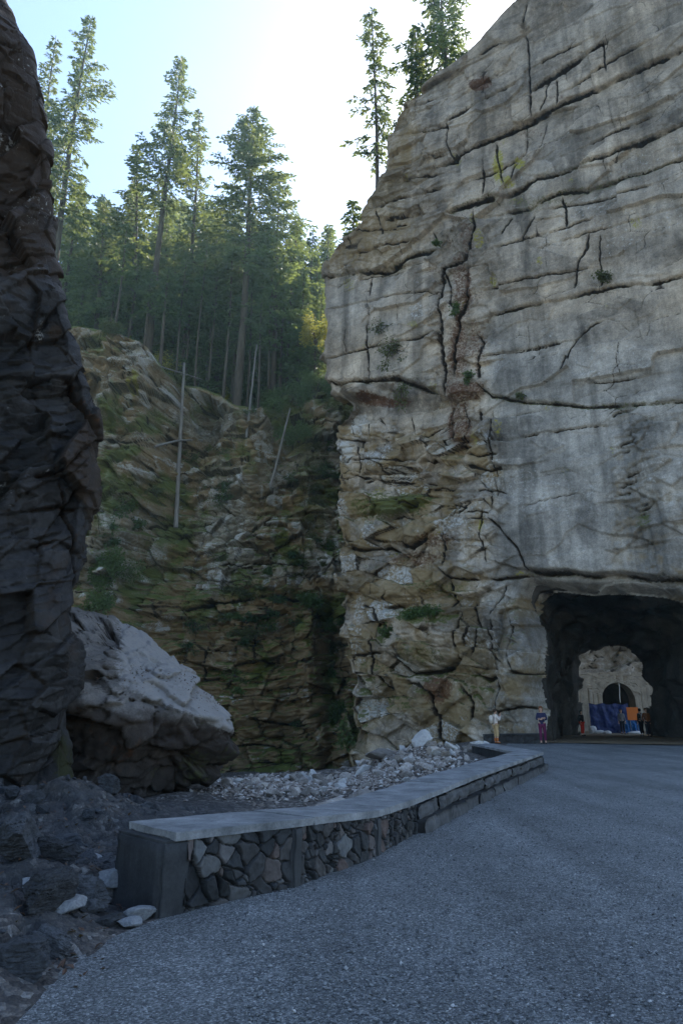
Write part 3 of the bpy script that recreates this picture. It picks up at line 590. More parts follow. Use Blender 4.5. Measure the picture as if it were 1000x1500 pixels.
# stitch: the plateau starts from the displaced rim
rim = Vg[-1]; wgt = np.exp(-pt*14)[:, None, None]
Vp[..., 1] += (rim[:, 1]-gorge_y(Xg))[None]*wgt[..., 0]
Vall = np.concatenate([Vg, Vp], 0)
mk = F.masks()
npx = NP*NX
pa = np.zeros((npx, 4)); pa[:, 1] = .8; pb = np.zeros((npx, 4)); pb[:, 2] = .7
mk = {'mask_a': np.vstack([mk['mask_a'], pa]), 'mask_b': np.vstack([mk['mask_b'], pb])}
tag(mesh_np('gorge_wall', Vall.reshape(-1, 3), grid_faces(NV+NP, NX), M['gorge'], None, True, mk), 'mossy broken rock wall across the gorge with forest on its rim', None, None, 'structure')
GV = Vg
def gorge_point(px_, py_):
    """point of the gorge wall surface near a photo position"""
    qx, qy = to_px(GV[..., 0], GV[..., 1], GV[..., 2]); k = np.argmin((qx-px_)**2+(qy-py_)**2)
    return GV.reshape(-1, 3)[k]

# ------------------------------------------------------------------ near dark rock on the left
LE = [(128, 1260), (112, 1210), (118, 1150), (120, 1090), (114, 1030), (122, 985), (117, 935), (113, 900), (118, 872), (128, 840), (134, 800), (140, 768), (150, 735), (158, 695), (157, 655), (152, 630), (153, 605), (150, 572), (138, 550), (127, 532), (126, 500), (116, 478), (112, 455), (100, 432), (96, 405), (90, 375), (84, 350), (80, 320), (85, 298), (82, 285), (72, 268), (80, 255), (86, 240), (84, 215), (76, 185), (70, 155), (64, 130), (58, 100), (52, 78), (46, 60), (30, 20), (10, -30), (-20, -80)]
Lp0 = on_y(155, 640, 12.0); Lp0[2] = 0
DL = np.array([-.80, -.60, 0]); NL = np.array([.60, -.80, 0])
lp = np.array([on_plane(x, y, Lp0, NL) for x, y in LE]); lu = (lp-Lp0)@DL; lz = lp[:, 2]
o_ = np.argsort(lz); lu, lz = lu[o_], lz[o_]
NR, NC, NB = 900, 300, 50
Zr = np.linspace(-1.2, lz.max(), NR); uL = np.interp(Zr, lz, lu) + .04*fbm(Zr*2.2, 0*Zr, 0*Zr, 4, 71)
tt = np.linspace(0, 1, NC)**2.6; UR = 26.0; RC = .35
Uf = uL[:, None]+(UR-uL)[:, None]*tt[None]
q = np.clip((RC-(Uf-uL[:, None]))/RC, 0, 1); dep = RC*(1-np.sqrt(np.clip(1-q*q, 0, 1)))
back = 9*np.linspace(1, 0, NB, endpoint=False)**1.8
U = np.hstack([np.repeat(uL[:, None], NB, 1), Uf]); Wd = np.hstack([np.repeat((RC+back)[None], NR, 0), dep]); Zg = np.repeat(Zr[:, None], NB+NC, 1)
nx = np.hstack([np.ones((NR, NB)), q])
base = Lp0 + U[..., None]*DL - Wd[..., None]*NL; base[..., 2] = Zg
nrm = (-DL)*nx[..., None] + NL*np.sqrt(1-np.clip(nx, 0, 1)**2)[..., None]
s_ = U - np.where(nx >= 1, Wd-RC, 0)
flat = Lp0 + s_[..., None]*DL
px, py = to_px(flat[..., 0], flat[..., 1], Zg)
F = Feat(px, py)
w_ = Zg + .35*s_ + .14*fbm(s_*.3, Zg*.3, 0*Zg, 3, 72); wob = .035*fbm(s_*.9, Zg*.9, 0*Zg, 3, 73)
D = .28*fbm(s_*.35, Zg*.3, 0*Zg, 3, 74)
l1, k1 = blocks(s_+wob, w_+wob, 1.7, 1.9, 1.0, 21, 1.9, .08, .04); D += .42*l1
l2, k2 = blocks(s_+wob, w_*.9+wob, .72, .62, 1.0, 22, 1.9, .12, .05); D += .17*l2
l3, k3 = blocks(s_+wob, w_+wob, .34, .16, 1.0, 23, 1.9, .15, .08); D += .05*l3
D += .018*fbm(s_*4, Zg*4, 0*Zg, 4, 75)
D *= np.where(nx > 0, .45, 1.0)*(.62+.38*sm(.1, .9, U-uL[:, None]))
F.tan = np.clip(sm(470, 380, py)*.9+.5*fbm(s_*.6, Zg*.6, 0*Zg, 3, 77), 0, 1)
F.moss = np.clip(.9*np.exp(-((px-98)/22)**2)*sm(1040, 1100, py)*(1-sm(1215, 1250, py)) + .7*np.exp(-((px-80)/14)**2)*sm(300, 330, py)*(1-sm(380, 420, py))*.6 + .35*sm(600, 640, py)*(1-sm(840, 880, py))*(1-sm(8, 24, np.abs(px-145))), 0, 1)
F.crack = np.clip(np.exp(-(k2/.06)**2)*.5, 0, 1); F.pale = .3*sm(.8, 1, cellrand(s_+wob, w_*.9+wob, .72, .62, 22))+.25*np.clip(fbm(s_*1.2, Zg*1.2, 0*Zg, 4, 76), 0, 1); F.tan = np.maximum(F.tan, .7*sm(.7, 1, cellrand(s_+wob, w_+wob, 1.7, 1.9, 21)))
B_ = F.blob
B_('pale', 62, 482, 12, 16, .5); B_('tan', 84, 482, 10, 12, .9); B_('pale', 68, 690, 16, 20, .3); B_('pale', 80, 735, 26, 8, .3); B_('tan', 70, 800, 40, 6, .3); B_('pale', 80, 1185, 6, 20, .3); B_('tan', 62, 1215, 16, 30, .6)
Ln = F.line
Ln([(47, 560), (80, 552), (110, 560), (150, 640)], 5, .15, .25, 20, .8); Ln([(47, 700), (90, 690), (120, 660), (156, 640)], 4, .12, .25, 20, .8); Ln([(47, 745), (90, 738), (120, 742)], 4, .1, .22, 24, .8); Ln([(47, 800), (85, 790), (120, 812)], 4, .1, .2, 20, .8); Ln([(90, 700), (110, 780), (116, 860)], 4, .15, 0, 10, .8)
Ln([(47, 1040), (80, 1050), (118, 1020)], 4, .1, .3, 24, .8)
D += F.d
V = base + nrm*D[..., None]
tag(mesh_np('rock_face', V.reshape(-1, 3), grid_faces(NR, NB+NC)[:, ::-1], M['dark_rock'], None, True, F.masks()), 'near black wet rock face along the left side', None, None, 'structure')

# ------------------------------------------------------------------ ground
PAR = [(-1.35, 6.09), (-.42, 6.96), (.4, 8.4), (1.0, 9.87), (2.44, 13.26), (5.69, 20.48)]      # foot of the parapet on the road side
def ground_z(x, y):
    x, y = np.asarray(x, float), np.asarray(y, float)
    a = x/np.maximum(y, .5)
    z = -2.7*sm(.19, -.02, a)*sm(13, 46, y)
    z = z + .12*fbm(x*.5, y*.5, 0*x, 4, 81)*sm(.16, .05, a)*sm(9, 14, y)
    # rubble heap against the foot of the cliff and behind the parapet
    z = z + .65*np.exp(-((x-2.6)/1.7)**2-((y-24.5)/3.0)**2) + .45*np.exp(-((x-.2)/3)**2-((y-27)/3)**2) + .35*np.exp(-((x+3.2)/3)**2-((y-30)/5)**2)
    # rough rocky bank between the parapet end and the dark rock
    bank = sm(-1.55, -2.4, x)*sm(3.0, 4.5, y)*sm(13.5, 10.5, y)*sm(9, 6, -x)
    q_, dx, dy, e = cells(x+.1*fbm(x*2, y*2, 0*x, 2, 83)+.3*y, y, .85, .6, 31)
    z = z + bank*(.10+.22*fbm(x*.7, y*.7, 0*x, 4, 82) + .22*(q_[..., 2]-.35) + .34*(q_[..., 3]-.5)*dx + .34*(q_[..., 4]-.5)*dy - .08*np.exp(-(e/.08)**2) + .05*fbm(x*5, y*5, 0*x, 3, 84) + .28*sm(-2.6, -4.0, x))
    return z
def axis(a, b, c, d, fine, n):
    return np.concatenate([a+(b-a)*np.linspace(0, 1, n, endpoint=False)**.5, np.arange(b, c, fine), c+(d-c)*np.linspace(0, 1, n)**2])
xs = np.concatenate([np.linspace(-75, -9, 18, endpoint=False), np.arange(-9, -1, .05), np.arange(-1, 16, .16), np.linspace(16, 75, 18)])
ys = np.concatenate([np.linspace(-40, 3, 16, endpoint=False), np.arange(3, 12, .05), np.arange(12, 56, .17), np.linspace(56, 180, 26)])
GX, GY = np.meshgrid(xs, ys)
GZ = ground_z(GX, GY)
Vg_ = np.stack([GX, GY, GZ], -1).reshape(-1, 3)
bk = (sm(-1.3, -2.0, GX)*sm(14.5, 12, GY)).ravel()[:, None]*np.ones((1, 3))
tag(mesh_np('ground', Vg_, grid_faces(len(ys), len(xs)), M['ground'], attrs={'bank': bk}), 'rocky brown ground of the gorge floor', None, None, 'structure')
# gravel path: from behind the camera to the tunnel, bounded by the parapet
pl = [(-2.3, -30), (-2.0, 3.4), (-1.95, 4.6), (-1.45, 5.95)] + [(x-.12*(1 if i > 0 else 0), y+.05) for i, (x, y) in enumerate(PAR)] + [(5.75, 26.3), (8.6, 37.5), (9.6, 40.6), (11.2, 40.2)]
pl = resample(np.array(pl), 260); nl = 70
W_ = 26.0
Rr = []
for i in range(nl):
    k = (i/(nl-1))**1.3
    Rr.append(np.stack([pl[:, 0]+k*(W_-pl[:, 0]*.4), pl[:, 1]-k*3.0], -1))
Rr = np.array(Rr)
Zr_ = .016+.018*fbm(Rr[..., 0]*.8, Rr[..., 1]*.8, 0*Rr[..., 0], 4, 86)
tag(mesh_np('path', np.concatenate([Rr, Zr_[..., None]], -1).reshape(-1, 3), grid_faces(nl, 260), M['road']), 'grey crushed gravel path leading to the tunnel', None, None, 'structure')
# brown dirt floor of the tunnel
c0 = np.array([14.0, 37.8]); c1 = np.array([20.2, 53.0]); c2 = np.array([24.0, 70.0]); cl = resample(np.array([c0-(c1-c0)*.06, c0, c1, c2]), 90)
wv = np.linspace(-1, 1, 24)
fl = np.stack([cl[:, None, 0]+wv[None]*5.2, cl[:, None, 1]-wv[None]*2.4+.3*fbm(wv[None]*3+0*cl[:, :1], 0*wv[None]+cl[:, :1], 0*wv[None]+0*cl[:, :1], 2, 87)], -1)
tag(mesh_np('tunnel_floor', np.concatenate([fl, (.055+.012*fbm(fl[..., 0], fl[..., 1], 0*fl[..., 0], 3, 88))[..., None]], -1).reshape(-1, 3), grid_faces(90, 24), M['dirt']), 'brown dirt floor of the tunnel', None, None, 'structure')

# loose pebbles lying on the gravel path
def pebbles(name, pts, size, mat, label, kind='stuff'):
    n = len(pts)
    o8 = np.array([[1, 0, 0], [-1, 0, 0], [0, 1, 0], [0, -1, 0], [0, 0, 1], [0, 0, -1]], float)
    f8 = np.array([[0, 2, 4], [2, 1, 4], [1, 3, 4], [3, 0, 4], [2, 0, 5], [1, 2, 5], [3, 1, 5], [0, 3, 5]])
    sc = size[:, None, None]*(.55+.6*rng.random((n, 6, 1)))*np.stack([.8+.6*rng.random(n), .8+.6*rng.random(n), .45+.3*rng.random(n)], -1)[:, None]
    P = o8[None]*sc
    a = rng.random(n)*6.28; c, s = np.cos(a)[:, None], np.sin(a)[:, None]
    b = (rng.random(n)-.5)*1.4; cb, sb = np.cos(b)[:, None], np.sin(b)[:, None]
    X, Y, Z = P[..., 0], P[..., 1], P[..., 2]
    X, Z = X*cb-Z*sb, X*sb+Z*cb
    P = np.stack([X*c-Y*s, X*s+Y*c, Z], -1)+pts[:, None]
    tint = np.repeat(rng.random(n), 6)[:, None]*np.ones((1, 3))
    return tag(mesh_np(name, P.reshape(-1, 3), (f8[None]+np.arange(n)[:, None, None]*6).reshape(-1, 3), mat, None, False, {'leaf_tint': tint}), label, None, None, kind)
t = MT('loose_gravel'); v_ = t.attr('leaf_tint')[0]
M['pebble'] = t.fin(t.ramp(v_, [(0, (.05, .054, .06)), (.6, (.13, .138, .147)), (.93, (.23, .24, .25)), (1, (.38, .38, .385))]), .85)
t = MT('stone_chips'); v_ = t.attr('leaf_tint')[0]
M['chip'] = t.fin(t.ramp(v_, [(0, (.10, .08, .07)), (.5, (.24, .205, .18)), (.9, (.38, .35, .33)), (1, (.5, .48, .46))]), .85)
n = 30000
yy = 2.6+13*rng.random(n)**2.0; xx = (rng.random(n)*1.25-.42)*yy*.62+.6
ok = np.ones(n, bool)
pa_ = np.array(PAR)
xb = np.interp(yy, pa_[:, 1], pa_[:, 0]); ok &= (xx > xb+.06) & (xx > -1.8)
pts = np.stack([xx, yy, .024+.018*fbm(xx*.8, yy*.8, 0*xx, 4, 86)], -1)[ok]
pebbles('gravel', pts, (.005+.010*rng.random(len(pts))**3), M['pebble'], 'loose grey gravel scattered over the path')

# ------------------------------------------------------------------ stone parapet
def offset_path(P, d):
    P = np.array(P, float); T = np.diff(P, axis=0); T /= np.linalg.norm(T, axis=1)[:, None]
    Nn = np.stack([-T[:, 1], T[:, 0]], -1)
    out = [P[0]+Nn[0]*d]
    for i in range(1, len(P)-1):
        m = Nn[i-1]+Nn[i]; m /= np.linalg.norm(m); out.append(P[i]+m*d/max(.4, m@Nn[i]))
    out.append(P[-1]+Nn[-1]*d); return np.array(out)
par = empty('stone_parapet', (PAR[0][0], PAR[0][1], 0), 'low stone parapet with pale concrete coping curving along the gravel path', 'parapet')
org = np.array([PAR[0][0], PAR[0][1], 0])
full = PAR + [(5.62, 21.6), (5.45, 26.2)]
front = np.array(full); TH = .78
f0 = front.copy()
backp = offset_path(full, TH); 
hts = np.array([.59, .57, .46, .43, .45, .47, .47, .47])
def strip_wall(fp, bp, z0, z1, name, mat, nsub=40, rough_=.0, smooth=False, seed=0, nz=8):
    L = np.concatenate([[0], np.cumsum(np.linalg.norm(np.diff(fp, axis=0), axis=1))]); n = max(2, int(L[-1]*nsub/4))
    s = np.unique(np.concatenate([np.linspace(0, L[-1], n), L])); n = len(s)
    ip = lambda A: np.interp(s, L, A)
    fx, fy, bx, by = ip(fp[:, 0]), ip(fp[:, 1]), ip(bp[:, 0]), ip(bp[:, 1])
    zb, zt_ = ip(np.broadcast_to(z0, (len(fp),))), ip(np.broadcast_to(z1, (len(fp),)))
    k = np.linspace(0, 1, nz); kt = np.linspace(0, 1, 7)[1:-1]
    ring = [(fx, fy, zb+(zt_-zb)*q) for q in k] + [(fx+(bx-fx)*q, fy+(by-fy)*q, zt_) for q in kt] + [(bx, by, zt_+(zb-zt_)*q) for q in k]
    V = np.array([np.stack(r_, -1) for r_ in ring])          # ring x n x 3
    if rough_:
        cen = np.stack([(fx+bx)/2, (fy+by)/2, (zb+zt_)/2], -1)[None]; dr = V-cen; dr /= np.linalg.norm(dr, axis=2, keepdims=True)
        V = V + dr*(rough_*fbm(V[..., 0]*6, V[..., 1]*6, V[..., 2]*6, 4, 90+seed))[..., None]
    m = len(ring); f = [grid_faces(m, n)]
    Vf = V.reshape(-1, 3); caps = []
    for col in (0, n-1):
        c = V[:, col].mean(0); b = len(Vf); Vf = np.vstack([Vf, V[:, col], c[None]])
        caps += [[b+i, b+(i+1) % m, b+m] for i in range(m)]
    return mesh_np(name, Vf-org, [np.array(caps), f[0]], mat, par, smooth)
# mortar core of the rubble-faced part, courses of blocks beyond, coping, end pier, pilasters
core_f, core_b = offset_path(full, .06), offset_path(full, TH-.04)
CO = .065
strip_wall(core_f[:4], core_b[:4], -.4, hts[:4]-CO+.01, 'core', M['mortar'], 60, .02)
strip_wall(core_f[3:], core_b[3:], -2.2, hts[3:]-CO+.005, 'core', M['mortar'], 30, .02)
def courses():
    mb = MB(); P = offset_path(full, .0)[3:7]; L = np.concatenate([[0], np.cumsum(np.linalg.norm(np.diff(P, axis=0), axis=1))])
    for ci, (za, zb_, off) in enumerate([(-.1, .17, -.10), (.175, .345, 0.0)]):
        s = 0.0; r_ = random.Random(ci+5)
        while s < L[-1]-.1:
            l = min(r_.uniform(.25, .8), L[-1]-s); e_ = s+l-.018
            a = np.array([np.interp(s, L, P[:, k]) for k in (0, 1)]); b = np.array([np.interp(e_, L, P[:, k]) for k in (0, 1)])
            T = (b-a)/np.linalg.norm(b-a); Nn = np.array([-T[1], T[0]])
            ns, nz_ = 12, 7
            ss = np.linspace(0, 1, ns); zz = np.linspace(0, 1, nz_); o0 = off-r_.uniform(-.01, .03)
            dz = r_.uniform(-.015, .012)
            SS, ZZ = np.meshgrid(ss, zz); edge = np.minimum(np.minimum(SS, 1-SS)*l, np.minimum(ZZ, 1-ZZ)*.2)
            bul = -.025*(1-np.exp(-edge/.02))
            pos = a[None, None]+(b-a)[None, None]*SS[..., None]
            rgh = .04*fbm(pos[..., 0]*7, pos[..., 1]*7, ZZ*2+ci*9, 4, 95)
            dd_ = o0+bul+rgh
            V = np.concatenate([pos+Nn*dd_[..., None], (za+(zb_-za)*ZZ+dz)[..., None]], -1)
            i0 = V.reshape(-1, 3); bk = i0.copy(); 
            bk[:, :2] = (pos+Nn*(.30)).reshape(-1, 2)
            n_ = len(i0); g = grid_faces(nz_, ns)
            idx = np.arange(n_).reshape(nz_, ns); rim_ = np.concatenate([idx[0], idx[1:, -1], idx[-1, -2::-1], idx[-2:0:-1, 0]])
            sd_ = np.stack([rim_, np.roll(rim_, -1), np.roll(rim_, -1)+n_, rim_+n_], -1)
            mb.add(np.vstack([i0, bk])-org, np.vstack([g, g[:, ::-1]+n_, sd_])); s += l
    return mb.build('block_courses', M['block'], par, True)
courses()
def coping():
    fp, bp = offset_path(full, -.02), offset_path(full, TH+.015)
    L = np.concatenate([[0], np.cumsum(np.linalg.norm(np.diff(np.array(full), axis=0), axis=1))]); cuts = [0.0]
    r_ = random.Random(17)
    while cuts[-1] < L[-1]-1.6: cuts.append(cuts[-1]+r_.uniform(1.2, 1.9))
    cuts.append(L[-1])
    for k, (a, b) in enumerate(zip(cuts[:-1], cuts[1:])):
        s = np.unique(np.concatenate([[a], L[(L > a+.05) & (L < b-.05)], [b-.009]])); ip = lambda A: np.interp(s, L, A)
        P, Q = np.stack([ip(fp[:, 0]), ip(fp[:, 1])], -1), np.stack([ip(bp[:, 0]), ip(bp[:, 1])], -1); dz = r_.uniform(-.006, .006)
        strip_wall(P, Q, ip(hts)-CO, ip(hts)+dz, 'coping', M['coping'], 44, .016, False, 3+k, 4)
coping()
# the concrete end pier closing the near end and the pilasters on the face
T0 = np.array(PAR[1])-np.array(PAR[0]); T0 /= np.linalg.norm(T0); N0 = np.array([-T0[1], T0[0]])
def upright(name, c, T, Nn, w, d0, d1, z0, z1, mat, r_=.012, seed=0):
    bm = bmesh.new(); bmesh.ops.create_cube(bm, size=1)
    for vv in bm.verts:
        p = c+T*vv.co.x*w+Nn*(d0+(vv.co.y+.5)*(d1-d0)); vv.co = Vector((p[0]-org[0], p[1]-org[1], z0+(vv.co.z+.5)*(z1-z0)))
    bmesh.ops.bevel(bm, geom=bm.edges[:], offset=.02, segments=2, affect='EDGES')
    bmesh.ops.subdivide_edges(bm, edges=bm.edges[:], cuts=9, use_grid_fill=True)
    for vv in bm.verts:
        vv.co += Vector((1, 1, 0))*float(r_*fbm(vv.co.x*6, vv.co.y*6, vv.co.z*6, 3, 97+seed))
    return bm_obj(name, bm, mat, par, True)
upright('end_pier', np.array(PAR[0])+T0*.02, T0, N0, .26, -.012, TH+.01, -.3, hts[0]-CO+.004, M['pier'])
for k, tpos in ((1, 0.0), (2, 0.0)):
    Tk = np.array(PAR[k+1])-np.array(PAR[k]); Tk /= np.linalg.norm(Tk); Nk = np.array([-Tk[1], Tk[0]])
    upright('pilaster', np.array(PAR[k])+Tk*.02, Tk, Nk, .15, -.02, .2, -.2, hts[k]-CO+.004, M['pier'], .01, k)
# rubble facing: split-faced stones of uneven size bedded in deep dark mortar
def facing():
    mbv, mbf, tint, cnt = [], [], [], 0
    P = offset_path(full, 0)[:4]; L = np.concatenate([[0], np.cumsum(np.linalg.norm(np.diff(P, axis=0), axis=1))])
    for k in range(3):
        a, b = P[k], P[k+1]; T = (b-a)/np.linalg.norm(b-a); Nn = np.array([-T[1], T[0]]); l = L[k+1]-L[k]
        s0, s1 = (.12 if k == 0 else .08), l-(.05 if k < 2 else 0)
        ns, nz_ = int((s1-s0)/.0065), 78
        S, Z = np.meshgrid(np.linspace(s0, s1, ns), np.linspace(0, 1, nz_))
        top_ = np.interp(S/l, [0, 1], [hts[k], hts[k+1]])-CO+.002; Z = -.12+(top_+.12)*Z
        ws, wz = .05*fbm((S+L[k])*4, Z*4, 0*S, 3, 111), .05*fbm((S+L[k])*4, Z*4, 0*S+5, 3, 112)
        uu, vv = S+L[k]+ws+.35*Z, Z+wz-.18*(S+L[k])
        q1, dx1, dy1, e1 = cells(uu, vv, .17, .155, 71, 2.3, .95); q2, dx2, dy2, e2 = cells(uu, vv, .085, .075, 72, 2.3, .9)
        small = q1[..., 5] > .72
        q = np.where(small[..., None], q2, q1); dx = np.where(small, dx2*.5, dx1); dy = np.where(small, dy2*.5, dy1)
        e = np.where(small, np.minimum(e2*.085, e1*.17), e1*.17)
        h = .055*(sm(.002, .020, e)) + .03*(q[..., 2]-.5)*sm(.002, .012, e) + (.065*(q[..., 3]-.5)*dx + .065*(q[..., 4]-.5)*dy)*sm(0, .02, e)
        h = h + .010*fbm((S+L[k])*14, Z*14, 0*S, 4, 113)
        pos = a+T*S[..., None]-Nn*(h-.05)[..., None]
        V = np.concatenate([pos, Z[..., None]], -1).reshape(-1, 3)-org
        mbv.append(V); mbf.append(grid_faces(nz_, ns)+cnt); cnt += len(V)
        tint.append(np.stack([np.where(e < .006, 0.0, .08+.92*q[..., 1]).ravel()]*3, -1))
    return mesh_np('facing_stones', np.vstack(mbv), np.vstack(mbf), M['stone'], par, True, {'stone_tint': np.vstack(tint)})
_ico = {}
def ico(n):
    if n not in _ico:
        bm = bmesh.new(); bmesh.ops.create_icosphere(bm, subdivisions=n, radius=1)
        V = np.array([v.co[:] for v in bm.verts]); Fc = np.array([[v.index for v in f.verts] for f in bm.faces]); bm.free(); _ico[n] = (n, V, Fc)
    return _ico[n]
facing()

# ------------------------------------------------------------------ rocks
def rock_mesh(name, mat, seed, sub=4, planes=13, squash=(1, 1, .7), rough_=.05, smooth=False, jag=0.0):
    r_ = np.random.default_rng(seed); _, V, Fc = ico(sub)
    n_ = r_.normal(size=(planes, 3)); n_ /= np.linalg.norm(n_, axis=1)[:, None]; h_ = r_.uniform(.6, .95, planes)
    d = V@n_.T; rad_ = np.minimum(np.min(np.where(d > .05, h_/np.maximum(d, .05), 9), 1), 1.3)
    P = V*rad_[:, None]; P = P*(1+rough_*fbm(V[:, 0]*3+seed, V[:, 1]*3, V[:, 2]*3, 4, seed % 7))[:, None]
    if jag:
        a1, k1_ = blocks(P[:, 0]+.4*P[:, 1]+seed, P[:, 2]*1.0+.35*P[:, 0], .6, .22, 1.0, seed, 1.4, .5, .1); a2, _k = blocks(P[:, 0]-P[:, 1], P[:, 2]+.3*P[:, 0]+seed, .26, .1, 1.0, seed+1, 1.6, .4, .12)
        P = P*(1+jag*(a1+.45*a2))[:, None]
    P = P*np.array(squash); P[:, 2] -= P[:, 2].min()*.75
    o = mesh_np(name, P, Fc, mat, None, smooth); COL.objects.unlink(o); me = o.data; bpy.data.objects.remove(o); return me
def put_rock(name, me, loc, sc, rot, label, group=None):
    o = link(bpy.data.objects.new(name, me)); o.location = loc; o.scale = (sc,)*3 if not isinstance(sc, tuple) else sc; o.rotation_euler = rot
    return tag(o, label, 'rock', group)
rub = [rock_mesh('rock', M['rubble'], 100+i, 3, 11, (1, random.uniform(.6, .9), random.uniform(.4, .7))) for i in range(10)]
wht = [rock_mesh('rock', M['white_rock'], 140+i, 3, 11, (1, random.uniform(.6, .9), random.uniform(.5, .8))) for i in range(4)]
sla = [rock_mesh('rock', M['slate'], 160+i, 4, 10, (1, random.uniform(.5, .9), random.uniform(.3, .55)), .04) for i in range(8)]
jgd = [rock_mesh('rock', M['slate'], 170+i, 6, 11, (1, random.uniform(.6, .9), random.uniform(.5, .7)), .06, False, .05) for i in range(5)]
gry = [rock_mesh('rock', M['grey_rock'], 180+i, 4, 12, (1, random.uniform(.6, .9), random.uniform(.4, .6)), .04) for i in range(4)]
rr = random.Random(3)
_YS = np.arange(9, 50, .1)
def px_ground(px_, py_):
    d = ray(px_, py_); P = np.array([0, 0, EYE])[None]+d[None]*(_YS/d[1])[:, None]
    k = np.nonzero(P[:, 2] <= ground_z(P[:, 0], P[:, 1]))[0]
    return P[k[0]] if len(k) else P[-100]
def bed_spot():
    while True:
        x_ = rr.uniform(325, 660); t_ = (x_-325)/335
        lo, hi = 1168-30*max(0, t_-.45)/.55*1.0, 1140-36*sm(.45, .9, t_)
        y_ = rr.uniform(hi, lo) if rr.random() < .5 else rr.uniform(hi, hi+(lo-hi)*.55)
        p = px_ground(x_, y_)
        if p[1] < 45: return p
for i in range(185):
    if i % 3 == 0: x, y = rr.gauss(2.1, 1.1), rr.gauss(24.3, 1.8)
    else: p = bed_spot(); x, y = p[0], p[1]
    s = (.07+.20*rr.random()**1.5)*(1 if y > 20 else .6)
    if x > .2*y: x = .19*y-rr.uniform(.2, 1)
    w = rr.random() < .22
    put_rock('rock', rr.choice(wht if w else rub), (x, y, float(ground_z(x, y))-.03*s), s, (rr.uniform(-.9, .9), rr.uniform(-.9, .9), rr.uniform(0, 6.3)), 'pale broken rock in the rubble heap behind the parapet', 'rubble heap behind the parapet')
n = 5200; pp = []
for _ in range(900):
    p = bed_spot()
    for _ in range(6): pp.append((p[0]+rr.gauss(0, .35), p[1]+rr.gauss(0, .8)))
pp = np.array(pp); pz = ground_z(pp[:, 0], pp[:, 1])
for (x, y, s, lab) in [(2.75, 24.2, .42, 'large white block standing upright on top of the rubble heap'), (1.35, 23.9, .6, 'long tan slab lying across the front of the rubble heap')]:
    put_rock('rock', wht[0] if 'white' in lab else rub[1], (x, y, float(ground_z(x, y))+.02), s if 'white' in lab else (s*1.4, s*.7, s*.6), (.2, -.9 if 'white' in lab else .1, .5), lab)
pebbles('rubble', np.column_stack([pp, pz+.02]), (.035+.10*rng.random(len(pp))**2)*np.clip(pp[:, 1]/24, .5, 1.2), M['chip'], 'bed of small pale broken stone behind the parapet')
# rocks on the bank at the near left
for i in range(88):
    y = rr.uniform(4.6, 11.5); x = -rr.uniform(.26, .5)*y-rr.uniform(0, .4)
    if x > -1.75+(.0 if y < 6.9 else -.45): x -= .6
    s = .04+.13*rr.random()**1.4
    put_rock('rock', rr.choice(sla+jgd), (x, y, float(ground_z(x, y))-.02), s, (rr.uniform(-.4, .4), rr.uniform(-.4, .4), rr.uniform(0, 6.3)), 'dark slate rock on the bank left of the parapet', 'dark rocks on the left bank')
for px_, py_, s, lab in [(168, 1288, .13, 'oval pale blue grey rock standing beside the parapet end'), (180, 1303, .10, 'flat pale rock lying just below the oval one'), (205, 1338, .15, 'angular blue grey rock at the foot of the parapet end'), (130, 1195, .22, 'long pale rock ridge on the left bank below the boulder'), (143, 1215, .2, 'pale split rock below the long ridge rock'), (60, 1265, .17, 'green grey rock at the left under the dark face'), (105, 1300, .2, 'flat layered slab in the middle of the left bank'), (190, 1350, .1, 'small pale stone in front of the parapet corner')]:
    p = on_z(px_, py_, .12); z = float(ground_z(p[0], p[1]))
    p = on_z(px_, py_, z+.04); put_rock('rock', rr.choice(gry), (p[0], p[1], float(ground_z(p[0], p[1]))), s*(.75 if 'oval' not in lab else 1.0), (.9 if 'oval' in lab else rr.uniform(-.2, .2), rr.uniform(-.3, .3), rr.uniform(0, 6)), lab)
for px_, py_, z0_, s, k, lab in [(58, 1290, .1, .36, 0, 'big dark layered rock low at the left edge under the dark face'), (112, 1318, .0, .24, 1, 'dark layered outcrop in front of the left bank'), (150, 1255, .0, .22, 2, 'dark broken block left of the parapet end'), (92, 1232, .1, .34, 3, 'dark split block at the foot of the dark face'), (64, 1342, .0, .26, 4, 'dark jagged rock nearest the camera at the lower left'), (160, 1325, .0, .15, 2, 'small dark jagged rock beside the path edge'), (20, 1300, .0, .4, 1, 'dark jagged rock at the very left border'), (30, 1400, 0, .26, 3, 'dark jagged rock at the bottom left corner')]:
    p = on_z(px_, py_, .15); put_rock('rock', jgd[k], (p[0], p[1], float(ground_z(p[0], p[1]))-.1*s), (s*.85, s*.6, s*.7), (.1, -.15, k*1.3+s*9), lab)
